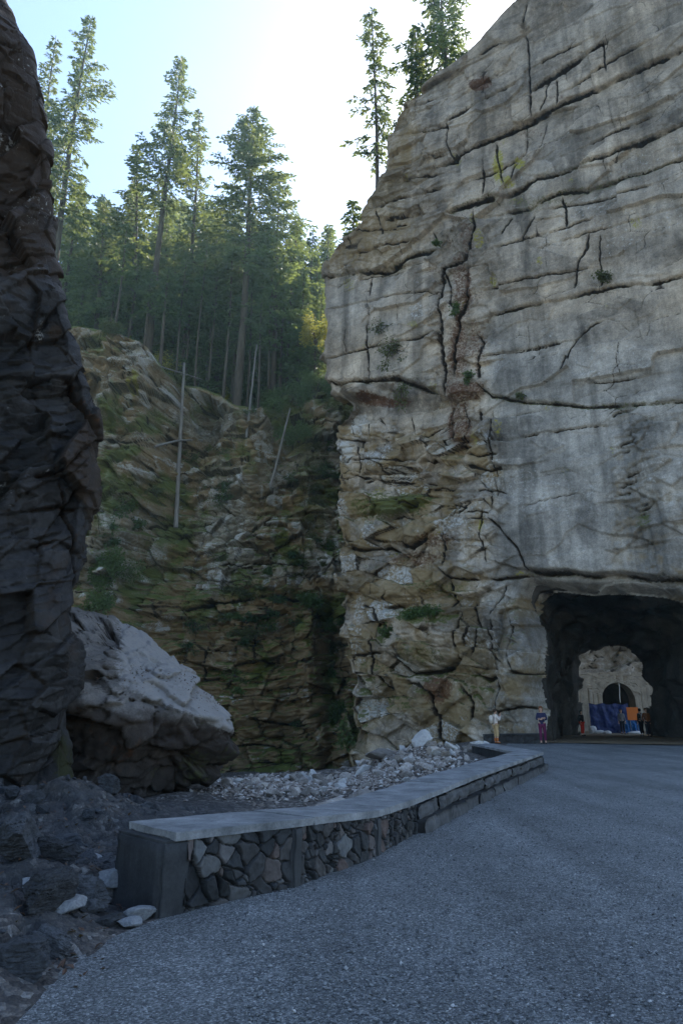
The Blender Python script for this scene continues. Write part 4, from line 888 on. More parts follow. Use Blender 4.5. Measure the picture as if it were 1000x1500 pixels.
# boulder
def boulder():
    H = [(60, 880, 16), (92, 876, 16.2), (118, 888, 16.6), (160, 903, 17.2), (197, 911, 17.4), (236, 945, 17.3), (268, 985, 16.8), (302, 1015, 16.2), (340, 1043, 15.6), (366, 1080, 15.2), (362, 1116, 15.0),
         (60, 1000, 12.6), (120, 1012, 12.9), (200, 1030, 13.1), (268, 1048, 13.3), (330, 1054, 13.9),
         (50, 1150, 13.2), (150, 1172, 13.6), (230, 1178, 14.3), (298, 1168, 14.9), (345, 1142, 15.1),
         (60, 1120, 19), (250, 1120, 19.5), (310, 1105, 18), (200, 960, 20), (90, 930, 20)]
    P = np.array([on_y(*h) for h in H]); c = P.mean(0); c[2] -= .1
    bm = bmesh.new()
    for p in P: bm.verts.new(p-c)
    r_ = bmesh.ops.convex_hull(bm, input=bm.verts[:]); bm.normal_update()
    nn, hh = [], []
    for f in bm.faces:
        n_ = np.array(f.normal); h_ = float(f.normal.dot(f.verts[0].co))
        if h_ < 0: n_, h_ = -n_, -h_
        nn.append(n_); hh.append(h_)
    bm.free(); nn, hh = np.array(nn), np.array(hh)
    _, V, Fc = ico(7)
    d = V@nn.T; inv = np.max(d/hh, 1); rad_ = 1/np.maximum(inv, 1e-3)
    k = 26.0; sinv = np.log(np.exp(k*np.clip(d/hh, -1, None)).sum(1))/k; rad_ = .5*rad_+.5/np.maximum(sinv, 1e-3)
    Q = V*rad_[:, None]; W = Q+c
    s = W[:, 0]*.9+W[:, 1]*.35; w = W[:, 2]+.45*W[:, 0]*.5
    wob = .2*fbm(W[:, 0], W[:, 1], W[:, 2], 3, 101)
    b1, e1 = blocks(s+wob, w+wob, 1.3, .75, 1.0, 41, 1.2, .25, .07); b2, e2 = blocks(s+wob, W[:, 2]*1.1+wob, .5, .26, 1.0, 42, 1.3, .35, .1)
    ppx, ppy = to_px(W[:, 0], W[:, 1], W[:, 2])
    smoothz = sm(150, 190, ppx)*sm(-8, 8, (985+(ppx-130)*.42)-ppy)            # pale slab on the upper right, its sky brightness partly put into the colour
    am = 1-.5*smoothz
    dd_ = am*(.30*b1+.14*b2)+.10*fbm(W[:, 0]*.9, W[:, 1]*.9, W[:, 2]*.9, 4, 102)+.035*fbm(W[:, 0]*3.5, W[:, 1]*3.5, W[:, 2]*3.5, 5, 103, .6)
    W = W+V*dd_[:, None]
    n_, ones = len(W), None
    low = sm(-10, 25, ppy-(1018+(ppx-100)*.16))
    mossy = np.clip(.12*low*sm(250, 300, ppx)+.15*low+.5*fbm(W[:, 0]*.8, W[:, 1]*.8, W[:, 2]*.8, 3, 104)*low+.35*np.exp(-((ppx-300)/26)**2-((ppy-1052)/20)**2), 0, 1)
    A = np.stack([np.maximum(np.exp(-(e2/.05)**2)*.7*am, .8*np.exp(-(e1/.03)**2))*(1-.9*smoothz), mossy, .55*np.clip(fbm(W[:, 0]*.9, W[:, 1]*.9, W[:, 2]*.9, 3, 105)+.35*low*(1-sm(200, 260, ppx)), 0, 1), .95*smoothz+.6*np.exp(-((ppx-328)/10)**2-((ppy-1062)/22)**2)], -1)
    Bm = np.stack([0*low, .45*low*sm(1050, 1090, ppy)+.25*low, .8*low], -1)  # dark brown underside, the undercut's shade also put into its colour
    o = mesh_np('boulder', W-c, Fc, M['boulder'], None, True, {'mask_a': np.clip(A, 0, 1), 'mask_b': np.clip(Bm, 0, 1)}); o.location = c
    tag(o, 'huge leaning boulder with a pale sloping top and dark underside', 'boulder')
    return W
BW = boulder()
# fallen leaves on the boulder shelf and the bank
def leaves_on(pts, size, name, label):
    n = len(pts)
    q4 = np.array([[-1, -.45, 0], [0, -.6, .25], [1, 0, 0], [0, .6, .2]])
    a = rng.random(n)*6.28; b = (rng.random(n)-.5)*1.6; c, s, cb, sb = np.cos(a)[:, None], np.sin(a)[:, None], np.cos(b)[:, None], np.sin(b)[:, None]
    P = q4[None]*size[:, None, None]; X, Y, Z = P[..., 0], P[..., 1], P[..., 2]; X, Z = X*cb-Z*sb, X*sb+Z*cb
    P = np.stack([X*c-Y*s, X*s+Y*c, Z], -1)+pts[:, None]
    return tag(mesh_np(name, P.reshape(-1, 3), np.arange(4*n).reshape(n, 4), M['brown_leaf'], None, False, {'leaf_tint': np.repeat(rng.random(n), 4)[:, None]*np.ones((1, 3))}), label, None, None, 'stuff')
bpx, bpy_ = to_px(BW[:, 0], BW[:, 1], BW[:, 2])
cand = np.where((np.abs(bpy_-(1000+(bpx-120)*.2-14)) < 26) & (BW[:, 1] < 15.8) & (bpx > 100) & (bpx < 320) | ((bpy_ < 925) & (bpx < 190)))[0]
leaves_on(BW[rng.choice(cand, 420)]+np.array([0, -.03, .03])+rng.normal(size=(420, 3))*.03, .016+.022*rng.random(420), 'leaf_litter', 'brown fallen leaves along the boulder shelf')
n = 900; yy = 4.6+7.5*rng.random(n); xx = -(.25+.3*rng.random(n))*yy-.2
leaves_on(np.stack([xx, yy, ground_z(xx, yy)+.015], -1), .012+.025*rng.random(n), 'leaf_litter', 'brown fallen leaves between the rocks of the left bank')

# ------------------------------------------------------------------ trees
def spray(P, dirv, size, wid):
    """diamond-shaped needle sprays: P base (n,3), dirv (n,3), size (n)"""
    n = len(P); d = dirv/(np.linalg.norm(dirv, axis=1)[:, None]+1e-9)
    rnd = rng.normal(size=(n, 3)); rnd[:, 2] *= .5; s = np.cross(d, rnd); s /= np.linalg.norm(s, axis=1)[:, None]+1e-9
    mid = P+d*size[:, None]*.45; tip = P+d*size[:, None]; tip[:, 2] -= size*.12
    return np.stack([P, mid+s*(wid*size)[:, None], tip, mid-s*(wid*size)[:, None]], 1).reshape(-1, 3)
def conifer(h, rc, start=.4, nb=110, tw=11, seed=0, droop=.35, r0=.32, dead=18, gap=.15, lean=(0, 0), shape=.8):
    r_ = np.random.default_rng(seed)
    tr = MB()
    zz = np.linspace(0, 1, 14)
    bend = np.stack([lean[0]*zz**1.2+.15*np.sin(zz*5+seed), lean[1]*zz+.15*np.cos(zz*4+seed)], -1)*(h/35)
    tp = np.column_stack([bend, zz*h]); tr.tube(tp, r0*(1-zz)**.85+.025, 8)
    def at(z): return np.array([np.interp(z, tp[:, 2], tp[:, 0]), np.interp(z, tp[:, 2], tp[:, 1]), z])
    SP, SD, SS = [], [], []
    z0 = start*h
    for i in range(nb):
        t_ = ((i+r_.random())/nb)**.95
        z = z0+(h-z0)*t_*.985
        az = i*2.4+r_.normal()*.5
        side = .75+.45*math.sin(az+seed)*math.sin(t_*9+seed*2)
        prof = (1-t_)**shape*min(1, .45+t_*4.5)+.035
        L = 1.5*rc*prof*r_.uniform(.62, 1.18)*side
        if r_.random() < gap and t_ < .85: L *= .45
        a = (.05+.45*t_)*r_.uniform(.6, 1.2); b = droop*r_.uniform(.7, 1.3)*(1-.5*t_)
        dv = np.array([math.cos(az), math.sin(az), 0]); b0 = at(z)
        s = np.linspace(0, 1, 6)
        pts = b0+dv*(L*s)[:, None]; pts[:, 2] += L*(a*s-b*s*s+.25*b*s**4); pts[:, 0] += .06*L*np.sin(s*5+i); 
        tr.tube(pts, .028*(1-s)*min(1.4, L/2+.3)+.008, 3, False)
        nt = max(4, int(1.6*tw*(.4+.6*L/rc)))
        for j in range(nt):
            sj = .18+.82*(j+r_.random()*.7)/nt; p = np.array([np.interp(sj, s, pts[:, k]) for k in range(3)])
            sgn = 1 if j % 2 else -1; an = az+sgn*r_.uniform(.5, 1.15)*(1.0-.55*sj)
            l2 = (.22*L*(1.1-.65*sj)+.18)*r_.uniform(.7, 1.25)
            d2 = np.array([math.cos(an), math.sin(an), -.28+.3*t_-.25*r_.random()])
            m = max(2, int(l2/.125))
            for k in range(m):
                q_ = (k+.2)/m; pp = p+d2*l2*q_; pp[2] -= .22*l2*q_*q_
                an3 = an+r_.normal()*.6
                SP.append(pp+r_.normal(size=3)*.04); SD.append([math.cos(an3), math.sin(an3), -.35+.5*r_.random()-.2*(1-t_)]); SS.append(r_.uniform(.26, .52))
    for i in range(dead):
        z = h*(.1+(start-.02)*r_.random()); az = r_.random()*6.28; L = r_.uniform(.5, 1.8); b0 = at(z)
        s = np.linspace(0, 1, 4); pts = b0+np.array([math.cos(az), math.sin(az), 0])*(L*s)[:, None]; pts[:, 2] -= L*.3*s*s
        tr.tube(pts, .02*(1-s)+.006, 3, False)
    SP, SD, SS = np.array(SP), np.array(SD), np.array(SS)
    V = spray(SP, SD, SS, .20+.10*r_.random(len(SP)))
    tint = np.clip(fbm(SP[:, 0]*.5, SP[:, 1]*.5, SP[:, 2]*.5, 2, seed)+.5+.25*r_.normal(size=len(SP)), 0, 1)
    return tr, V, np.repeat(tint, 4)[:, None]*np.ones((1, 3))
def make_tree(params, loc, label, group=None, name='conifer', mat='needle', cat='tree'):
    tr, V, ti = conifer(**params)
    e = empty(name, loc, label, cat, group)
    tr.build('trunk', M['bark'], e)
    mesh_np('crown', V, np.arange(len(V)).reshape(-1, 4), M[mat], e, False, {'leaf_tint': ti})
    return e
def copy_tree(o, loc, sc, rz, label, group):
    c = o.copy(); COL.objects.link(c); c.location = loc; c.scale = sc; c.rotation_euler = (0, 0, rz); c['label'] = label; c['group'] = group
    for ch in list(o.children):
        k = ch.copy(); COL.objects.link(k); k.parent = c
    return c
def stand(bx, by, tx, ty, Y):
    """foot on the plateau below a photo column, height from the photo's tip"""
    p = on_y(bx, by, Y); q_ = on_y(tx, ty, Y); z = float(plateau_z(p[0], p[1]))-.3
    # keep the trunk on the traced line: foot x where the trunk line meets z
    k = (z-q_[2])/(p[2]-q_[2]); x = q_[0]+(p[0]-q_[0])*k
    return np.array([x, Y, z]), float(q_[2]-z), float(q_[0]-x)
heroes = [
 ((92, 300), (136, 22), 57, dict(rc=4.6, start=.30, nb=150, tw=13, seed=1, r0=.42, droop=.45, gap=.2), 'tallest conifer, its lit trunk rising beside the dark rock at the far left'),
 ((52, 300), (80, 50), 59, dict(rc=3.4, start=.3, nb=110, seed=2, droop=.4), 'slim conifer partly hidden behind the dark rock, left of the tallest one'),
 ((220, 505), (264, 80), 60, dict(rc=4.4, start=.46, nb=125, tw=13, seed=3, r0=.40, droop=.40, gap=.25, dead=30), 'pointed conifer with a long bare leaning trunk below its crown'),
 ((272, 500), (291, 160), 63, dict(rc=3.6, start=.34, nb=110, seed=4, droop=.4), 'thinner conifer standing close on the right of the pointed one'),
 ((190, 480), (202, 208), 62, dict(rc=3.7, start=.22, nb=125, seed=5, droop=.42), 'short dense conifer between the tallest tree and the pointed one'),
 ((346, 600), (374, 158), 60, dict(rc=4.5, start=.40, nb=175, tw=14, seed=6, r0=.45, droop=.5, gap=.1, shape=.5, dead=30), 'broad dense conifer with a thick brown trunk in the middle of the forest rim'),
 ((398, 560), (412, 255), 62.5, dict(rc=4.4, start=.26, nb=150, seed=7, droop=.45, shape=.6), 'sunlit conifer right of the broad dense one, sloping towards the cliff'),
 ((424, 540), (436, 312), 67, dict(rc=3.4, start=.3, nb=110, seed=8, droop=.4), 'small conifer with a thin spire next to the sunlit one'),
 ((452, 540), (457, 338), 70, dict(rc=2.8, start=.3, nb=95, seed=9, droop=.35), 'small slender conifer second from the cliff edge'),
 ((474, 540), (480, 326), 74, dict(rc=2.6, start=.25, nb=90, seed=10, droop=.3), 'slender spire conifer closest to the cliff edge'),
 ((140, 480), (152, 300), 64, dict(rc=3.8, start=.15, nb=120, seed=11, droop=.45), 'low bushy conifer behind the trunk of the tallest tree'),
 ((316, 560), (326, 290), 66, dict(rc=3.6, start=.25, nb=120, seed=12, droop=.4), 'dark conifer in the gap left of the broad dense one'),
 ((240, 500), (246, 262), 69, dict(rc=3.6, start=.2, nb=115, seed=13, droop=.42), 'dark conifer behind the bare trunk of the pointed tree'),
]
protos = []
for (bx, by), (tx, ty), Y, pr, lab in heroes:
    loc, h, lx = stand(bx, by, tx, ty, Y)
    pr = dict(pr); pr['h'] = h; pr['lean'] = (lx*35/h, 0)
    protos.append((make_tree(pr, loc, lab), h))
r_ = random.Random(12)
lab = 'dim conifer standing in the forest behind the trees of the rim'; gr = 'conifers deep in the forest'
for i in range(112):
    Y = r_.uniform(63.5, 112); px_ = r_.uniform(40, 520); ty = r_.uniform(300, 440)-(30 if px_ < 330 else -20)
    x = (px_-500)/FPX*(Y*CP+30*SP); z = float(plateau_z(x, Y))-.4
    zt_ = on_y(px_, ty, Y)[2]; h = max(12, zt_-z)
    p, ph = protos[r_.choice([4, 4, 6, 7, 10, 10, 11, 12, 12, 3])]
    s = h/ph; w_ = s*r_.uniform(.85, 1.25)
    copy_tree(p, (x, Y, z), (w_, w_, s), r_.uniform(0, 6.28), lab, gr)
# slim bare trunks near the rim (young trees with thin tops)
def pole_tree(px_, Y, ty, r0, seed, lab, gr=None):
    x = (px_-500)/FPX*(Y*CP+30*SP); z = float(plateau_z(x, Y))-.3; h = on_y(px_, ty, Y)[2]-z
    return make_tree(dict(h=h, rc=1.5, start=.55, nb=40, tw=8, seed=seed, r0=r0, dead=22, droop=.4), (x, Y, z), lab, gr)
for k, (px_, Y, ty) in enumerate([(160, 56, 330), (205, 58, 400), (232, 57, 395), (256, 59, 380), (285, 60, 350), (305, 61, 390), (328, 60.5, 370), (362, 61, 400), (378, 60, 430), (392, 62, 380), (410, 63, 410), (180, 60, 380), (300, 63, 330), (338, 64, 350), (268, 62, 410), (150, 60, 400), (440, 65, 400), (420, 64, 380)]):
    pole_tree(px_, Y, ty, r_.uniform(.10, .19), 200+k, 'thin straight young conifer among the trunks along the rim', 'young conifers along the rim')
for k in range(20):
    Y = r_.uniform(60.5, 68); px_ = r_.uniform(150, 480); x = (px_-500)/FPX*(Y*CP+28*SP); z = float(plateau_z(x, Y))-.3
    if k < 4: young = make_tree(dict(h=9.0, rc=2.6, start=.03, nb=80, tw=9, seed=600+k, r0=.12, dead=0, droop=.35, shape=.9), (x, Y, z), 'young bushy conifer growing low between the tall trunks', 'young bushy conifers under the trees'); ys_ = (locals().get('ys_') or [])+[young]
    else: sc = r_.uniform(.6, 1.35); copy_tree(ys_[k % 4], (x, Y, z), (sc, sc, sc), r_.uniform(0, 6), 'young bushy conifer growing low between the tall trunks', 'young bushy conifers under the trees')
# trees on and behind the shoulder of the cliff
def cliff_foot(px_, py_, back):
    p = on_plane(px_, py_, P0, NW); u = np.interp(p[2], *CLIFF_EDGE[::-1]); b = P0+u*DW-(RC_CL+back)*NW; b[2] = p[2]; return b
RC_CL = .5
b = on_y(552, 300, 50.0); tp_ = on_y(546, 12, 50.0)
make_tree(dict(h=tp_[2]-b[2]+4, rc=2.1, start=.30, nb=85, tw=9, seed=31, r0=.2, droop=.5, gap=.3, shape=.45), b-np.array([0, 0, 4]), 'tall thin airy conifer rising behind the rounded shoulder of the cliff')
b = on_y(518, 370, 49.0); tp_ = on_y(510, 292, 49.0)
make_tree(dict(h=tp_[2]-b[2], rc=1.2, start=.1, nb=36, tw=8, seed=32, r0=.07, droop=.3), b, 'little sunlit conifer sticking up behind the cliff shoulder')
b = on_y(655, 122, 45.0); tp_ = on_y(655, -40, 45.0)
make_tree(dict(h=tp_[2]-b[2]+3, rc=3.2, start=.22, nb=90, tw=12, seed=33, r0=.2, droop=.5, gap=.2, shape=.5), b-np.array([0, 0, 3]), 'bushy conifer hanging over the top edge of the cliff')
b = on_y(612, 140, 47.0); tp_ = on_y(612, 40, 47.0)
make_tree(dict(h=tp_[2]-b[2]+3, rc=1.6, start=.3, nb=50, tw=9, seed=34, r0=.12, droop=.45, gap=.2), b-np.array([0, 0, 3]), 'small loose conifer between the airy tree and the bushy one on the cliff top')

# ------------------------------------------------------------------ shrubs, ferns
def shrub(loc, size, n, mat, label, seed, leaf=(.10, .24), hang=0.0, group=None, name='shrub', nclump=9, cat='shrub'):
    r_ = np.random.default_rng(seed); e = empty(name, loc, label, cat, group)
    st = MB(); P = []; Dv = []
    for c in range(nclump):
        d = r_.normal(size=3); d /= np.linalg.norm(d); d[1] = d[1]*.6-.3; d[2] = abs(d[2])*.8+.15 if not hang else d[2]-.4*hang
        ctr = d*np.array(size)*r_.uniform(.35, .85); s = np.linspace(0, 1, 5); pts = ctr*s[:, None]; pts[:, 2] += .15*size[2]*np.sin(s*3)
        st.tube(pts, .035*(1-s)*max(size)/1.5+.008, 4, False)
        m = n//nclump; rad = np.array(size)*r_.uniform(.22, .45)
        q_ = r_.normal(size=(m, 3)); q_ /= np.linalg.norm(q_, axis=1)[:, None]; q_ *= (r_.random(m)**.45)[:, None]
        pp = ctr+q_*rad; P.append(pp); dv = q_+r_.normal(size=(m, 3))*.6; dv[:, 2] -= .35; Dv.append(dv)
        for _ in range(5):
            k = r_.integers(m); st.tube(np.array([ctr*.8, ctr+(pp[k]-ctr)*.5, pp[k]]), [.016, .01, .005], 3, False)
    P, Dv = np.vstack(P), np.vstack(Dv); S = r_.uniform(leaf[0], leaf[1], len(P))
    V = spray(P, Dv, S, .22+.12*r_.random(len(P)))
    ti = np.clip(.5+.3*r_.normal(size=len(P))+.3*P[:, 2]/max(size), 0, 1)
    st.build('stem', M['bark'], e); mesh_np('foliage', V, np.arange(len(V)).reshape(-1, 4), M[mat], e, False, {'leaf_tint': np.repeat(ti, 4)[:, None]*np.ones((1, 3))})
    return e
def on_gorge(x, y): 
    p = gorge_point(x, y); return p+np.array([0, -.15, 0])
G = 'bushes growing on the gorge wall'
for k, (x, y, sz, n, mat, lab) in enumerate([
 (165, 850, (2.3, 1.6, 2.6), 3800, 'leaf', 'big leafy green bush behind the boulder beside the dark rock'),
 (148, 895, (1.6, 1.2, 1.5), 1500, 'leaf', 'low green bush just above the boulder top'),
 (455, 890, (1.5, 1.2, 1.5), 1600, 'leaf', 'green bush low on the gorge wall close to the cliff'),
 (492, 1060, (.9, .9, 2.6), 1700, 'leaf', 'narrow trailing green bush at the foot of the cliff corner'),
 (425, 590, (3.0, 1.6, 2.8), 4200, 'leaf', 'spreading leafy green bush on the gorge rim'),
 (462, 585, (2.6, 1.5, 3.6), 4400, 'leaf', 'tall leafy green bush between the gorge rim and the cliff'),
 (438, 650, (2.2, 1.2, 2.4), 2600, 'leaf', 'drooping leafy bush under the rim bushes'),
 (480, 660, (1.2, 1.0, 2.6), 1800, 'needle', 'evergreen bush hanging in the cleft beside the cliff'),
 (400, 600, (1.6, 1.2, 1.4), 1300, 'leaf', 'small leafy bush left of the larger green rim bushes'),
 (480, 800, (1.0, .8, 1.6), 1100, 'leaf', 'yellow green bush in the cleft at mid height'),
 (350, 905, (1.6, .7, .5), 700, 'leaf', 'low mat of ferns along the brown ledge'),
 (395, 840, (1.4, .7, .6), 700, 'leaf', 'fern patch on the narrow mossy shelf'),
 (275, 548, (1.0, .8, .7), 700, 'twig_leaf', 'dark twiggy clump on the rim at the dead trunk'),
 (165, 486, (1.6, 1.0, 1.0), 900, 'twig_leaf', 'thin pale brush on the rim above the white blocks'),
 (480, 990, (.8, .7, 1.6), 900, 'leaf', 'trailing greenery in the cleft above the narrow bush'),
]):
    shrub(on_gorge(x, y), sz, n, mat, lab, 300+k)
for k in range(78):
    x = r_.uniform(150, 490); y = r_.uniform(600, 1100)
    if k % 3: x, y = r_.choice([(460, 700), (380, 860), (250, 640), (300, 690), (475, 950), (200, 760), (440, 800), (350, 900)]); x += r_.uniform(-40, 40); y += r_.uniform(-50, 50)
    sz = r_.uniform(.45, 1.25); shrub(on_gorge(x, y), (sz*1.3, sz*.6, sz*.8), int(110+160*sz), r_.choice(['leaf', 'twig_leaf', 'twig_leaf', 'needle']), 'small tuft of ferns and twigs rooted in the mossy gorge wall', 400+k, (.10, .24), r_.choice([0, .5]), 'small tufts on the gorge wall', nclump=5)
p = on_y(462, 505, 60); shrub(p, (1.7, 1.2, 4.4), 2100, 'gold_leaf', 'bright yellow sunlit bush against the cliff edge', 330, (.14, .3))
p = on_y(330, 540, 62); shrub((p[0], 62, float(plateau_z(p[0], 62))), (1.6, 1.2, 2.6), 900, 'gold_leaf', 'thin yellow green sapling between the trunks of the rim', 331, (.12, .25))
p = on_y(240, 500, 60); shrub((p[0], 60, float(plateau_z(p[0], 60))), (2.2, 1.2, 2.6), 1300, 'gold_leaf', 'pale yellow brush under the pointed conifer', 332, (.10, .22))
for k, px_ in enumerate((130, 175, 285, 385, 410, 352, 215, 250, 320, 440, 150, 300)):
    x = (px_-500)/FPX*(66*CP+30*SP); shrub((x, 66+k*.7, float(plateau_z(x, 66))), (3.4, 1.8, 5.5), 2300, 'needle', 'dim undergrowth thicket behind the rim trunks', 340+k, (.2, .4), 0, 'undergrowth thickets in the forest', nclump=16)
for k, (x, y, back_) in enumerate([(640, 112, 2.5), (672, 88, 2.0), (700, 52, 2.0), (600, 150, 3.0)]):
    p = on_y(x, y, 44.5-.02*(x-600)); shrub(p+np.array([0, back_, -.6]), (1.6, 1.2, 1.5), 1400, 'leaf', ['leafy bush on the cliff crest below the bushy conifer', 'green bush on the upper step of the cliff crest', 'topmost green bush on the cliff crest', 'low bush on the rounded shoulder of the cliff'][k], 500+k, (.12, .26))
def on_cliff(x, y, out=.25): return on_plane(x, y, P0, NW)+NW*out
for k, (x, y, sz, n, mat, lab, hg) in enumerate([
 (575, 515, (1.9, .8, 1.6), 700, 'twig_leaf', 'sparse twiggy bush hanging over the cracked left side of the cliff', .6),
 (560, 480, (1.0, .6, .9), 260, 'twig_leaf', 'faint wisp of twigs above the sparse hanging bush', .2),
 (590, 575, (.9, .6, 1.2), 320, 'twig_leaf', 'dangling brown green roots under the overhang', .9),
 (625, 905, (2.0, 1.0, .8), 1500, 'leaf', 'spread of green ferns on the ledge low on the cliff', 0),
 (600, 950, (1.0, .8, .9), 500, 'leaf', 'fern drooping from the mossy bulge', .5),
 (570, 930, (.6, .5, .8), 350, 'leaf', 'small fern in the corner left of the ledge ferns', 0),
 (885, 412, (.55, .4, .8), 320, 'twig_leaf', 'lone dark tuft growing from a seam high on the smooth cliff', 0),
 (668, 455, (.5, .4, .6), 260, 'leaf', 'green tuft in the rusty central crack of the cliff', .3),
 (690, 555, (.6, .4, .5), 260, 'leaf', 'fern sprig where the rusty crack meets the long seam', .2),
 (640, 362, (.5, .4, .4), 200, 'leaf', 'small plant at the head of the rusty crack', 0),
 (763, 584, (.35, .3, .3), 120, 'twig_leaf', 'tiny tuft on the seam in the middle of the cliff', 0),
 (508, 1075, (.6, .5, 1.6), 500, 'leaf', 'strand of leaves along the bottom corner of the cliff', .4),
]):
    shrub(on_cliff(x, y), sz, n, mat, lab, 360+k, (.10, .22), hg)

# dead trunks
def dead(name, pts, rad, label, cat='dead tree'):
    e = empty(name, pts[0], label, cat); mb = MB(); P = np.array(pts)-np.array(pts[0]); P = resample(P, 14)
    P += .05*np.stack([fbm(P[:, 2]*.6, 0*P[:, 0], 0*P[:, 0], 2, k) for k in (1, 2, 3)], -1)
    mb.tube(P, np.linspace(rad, rad*.55, 14), 7); br = mb; r_ = np.random.default_rng(int(abs(pts[0][0]*100)))
    for i in range(12):
        k = r_.integers(3, 13); a = r_.random()*6.28; L = r_.uniform(.3, 1.0); s = np.linspace(0, 1, 4)
        q_ = P[k]+np.array([math.cos(a), math.sin(a), -.2])*(L*s)[:, None]; br.tube(q_, .02*(1-s)+.006, 3, False)
    br.build('trunk', M['dead_wood'], e); return e
a = on_gorge(263, 772)+np.array([0, -1.0, 0]); b = on_y(270, 532, a[1]-.8)
dead('dead_tree', [a-np.array([0, 0, .4]), b], .21, 'straight bare dead trunk standing against the gorge wall')
a, b = on_gorge(232, 664)+np.array([0, -.9, .15]), on_gorge(300, 656)+np.array([0, -1.2, .3]); dead('fallen_log', [a, (a+b)/2+np.array([0, -.1, .25]), b], .12, 'pale fallen log lying across the gorge wall', 'log')
a = on_gorge(396, 715); b = on_y(425, 598, a[1]-.8); dead('dead_tree', [a, b], .13, 'leaning dead pole under the green rim bushes')
a = on_gorge(360, 640); b = on_y(376, 505, a[1]+.6); dead('dead_tree', [a, b], .12, 'grey dead stem right of the thick brown trunk')
a, b = on_gorge(222, 545)+np.array([0, -.3, .6]), on_gorge(305, 552)+np.array([0, -.5, .9]); dead('fallen_log', [a, b], .07, 'thin fallen pole lying along the rim by the dark clump', 'log')

# ------------------------------------------------------------------ second tunnel portal and the work site seen through the tunnel
PY = 62.0
def pw(px_, py_, Y=PY): return on_y(px_, py_, Y)
xl, xr = pw(846, 1040)[0], pw(955, 1040)[0]; zt2 = pw(900, 984)[2]; ax = pw(905, 1020)[0]; aw = (pw(929, 1020)[0]-pw(881, 1020)[0])/2; az_ = pw(905, 1000)[2]; asp = az_-aw
por = empty('tunnel_portal', (ax, PY, 0), 'pale masonry portal with an arched dark opening seen through the tunnel', 'portal')
an = np.linspace(0, math.pi, 41); inner = np.vstack([[[aw, -.3]], np.stack([aw*np.cos(an), asp+aw*np.sin(an)], -1), [[-aw, -.3]]])
def outer_pt(p):
    d = p-np.array([0, asp*.6]); d = d/np.linalg.norm(d)
    ts = []
    for lim, k in ((xr-ax+1.5, 0), (xl-ax-1.5, 0), (zt2, 1)):
        if abs(d[k]) > 1e-6:
            t_ = (lim-(0 if k == 0 else asp*.6))/d[k]
            if t_ > 0: ts.append(t_)
    return np.array([0, asp*.6])+d*min(ts)
outr = np.array([outer_pt(p) for p in inner]); outr[0] = (xr-ax+1.5, -.3); outr[-1] = (xl-ax-1.5, -.3)
m = 34; kk = np.linspace(0, 1, m)[None, :, None]
grd = inner[:, None]*(1-kk)+outr[:, None]*kk
gx, gz = grd[..., 0], grd[..., 1]
b5, e5 = blocks(gx, gz, .62, .36, .06, 51, .4, .9, .06)
dep_ = b5+.03*fbm(gx*2, gz*2, 0*gx, 4, 52)
gz = gz+.14*fbm(gx*1.3, 0*gx, 0*gx+2, 3, 53)*kk[..., 0]**3
Vp_ = np.stack([gx, -dep_, gz], -1); bk_ = Vp_.copy(); bk_[..., 1] = 1.4
nI = len(inner); f1 = grid_faces(nI, m); n1 = nI*m
top = np.arange(n1).reshape(nI, m)[:, -1]; inn = np.arange(n1).reshape(nI, m)[:, 0]
cf = np.stack([top[:-1], top[1:], top[1:]+n1, top[:-1]+n1], -1); ci = np.stack([inn[:-1], inn[1:], inn[1:]+n1, inn[:-1]+n1], -1)
mesh_np('masonry_face', np.vstack([Vp_.reshape(-1, 3), bk_.reshape(-1, 3)]), np.vstack([f1, f1[:, ::-1]+n1, cf, ci]), M['masonry'], por, False)
dl = np.linspace(1.41, 14, 16); LV = np.stack([np.stack([inner[:, 0]*1.02, 0*inner[:, 0]+d_, inner[:, 1]*1.01], -1) for d_ in dl]); LV += .08*fbm(LV[..., 0], LV[..., 1], LV[..., 2], 3, 54)[..., None]
mesh_np('arch_lining', np.vstack([LV.reshape(-1, 3), LV[-1].mean(0)[None]]), [grid_faces(16, nI), np.array([[15*nI+i, 15*nI+i+1, 16*nI] for i in range(nI-1)])], M['tunnel'], por, True, {'mask_a': np.zeros((16*nI+1, 4)), 'mask_b': np.zeros((16*nI+1, 3))})
# rock hillside over the portal
hx = np.linspace(2, 52, 220); hz = np.linspace(zt2-.4, 40, 180); HX, HZ = np.meshgrid(hx, hz)
hb, he = blocks(HX+.5*HZ, HZ-.3*HX, 2.6, 1.0, .9, 61, 1.2, .3, .08); hb2, _ = blocks(HX, HZ, .7, .4, .25, 62, 1.2, .3, .1)
HY = PY+.7+(HZ-zt2)*.25-hb-hb2-.5*fbm(HX*.3, HZ*.3, 0*HX, 4, 63)
tag(mesh_np('hillside', np.stack([HX, HY, HZ], -1).reshape(-1, 3), grid_faces(180, 220), M['cliff'], None, True, {'mask_a': np.stack([np.exp(-(he/.06)**2).ravel()*.7, 0*HX.ravel(), 0*HX.ravel(), .25*fbm(HX, HZ, 0*HX, 3, 64).ravel().clip(0, 1)], -1), 'mask_b': np.stack([0*HX.ravel(), .5+0*HX.ravel()*0, .4+0*HX.ravel()], -1)}), 'grey rock slope above the second portal', None, None, 'structure')
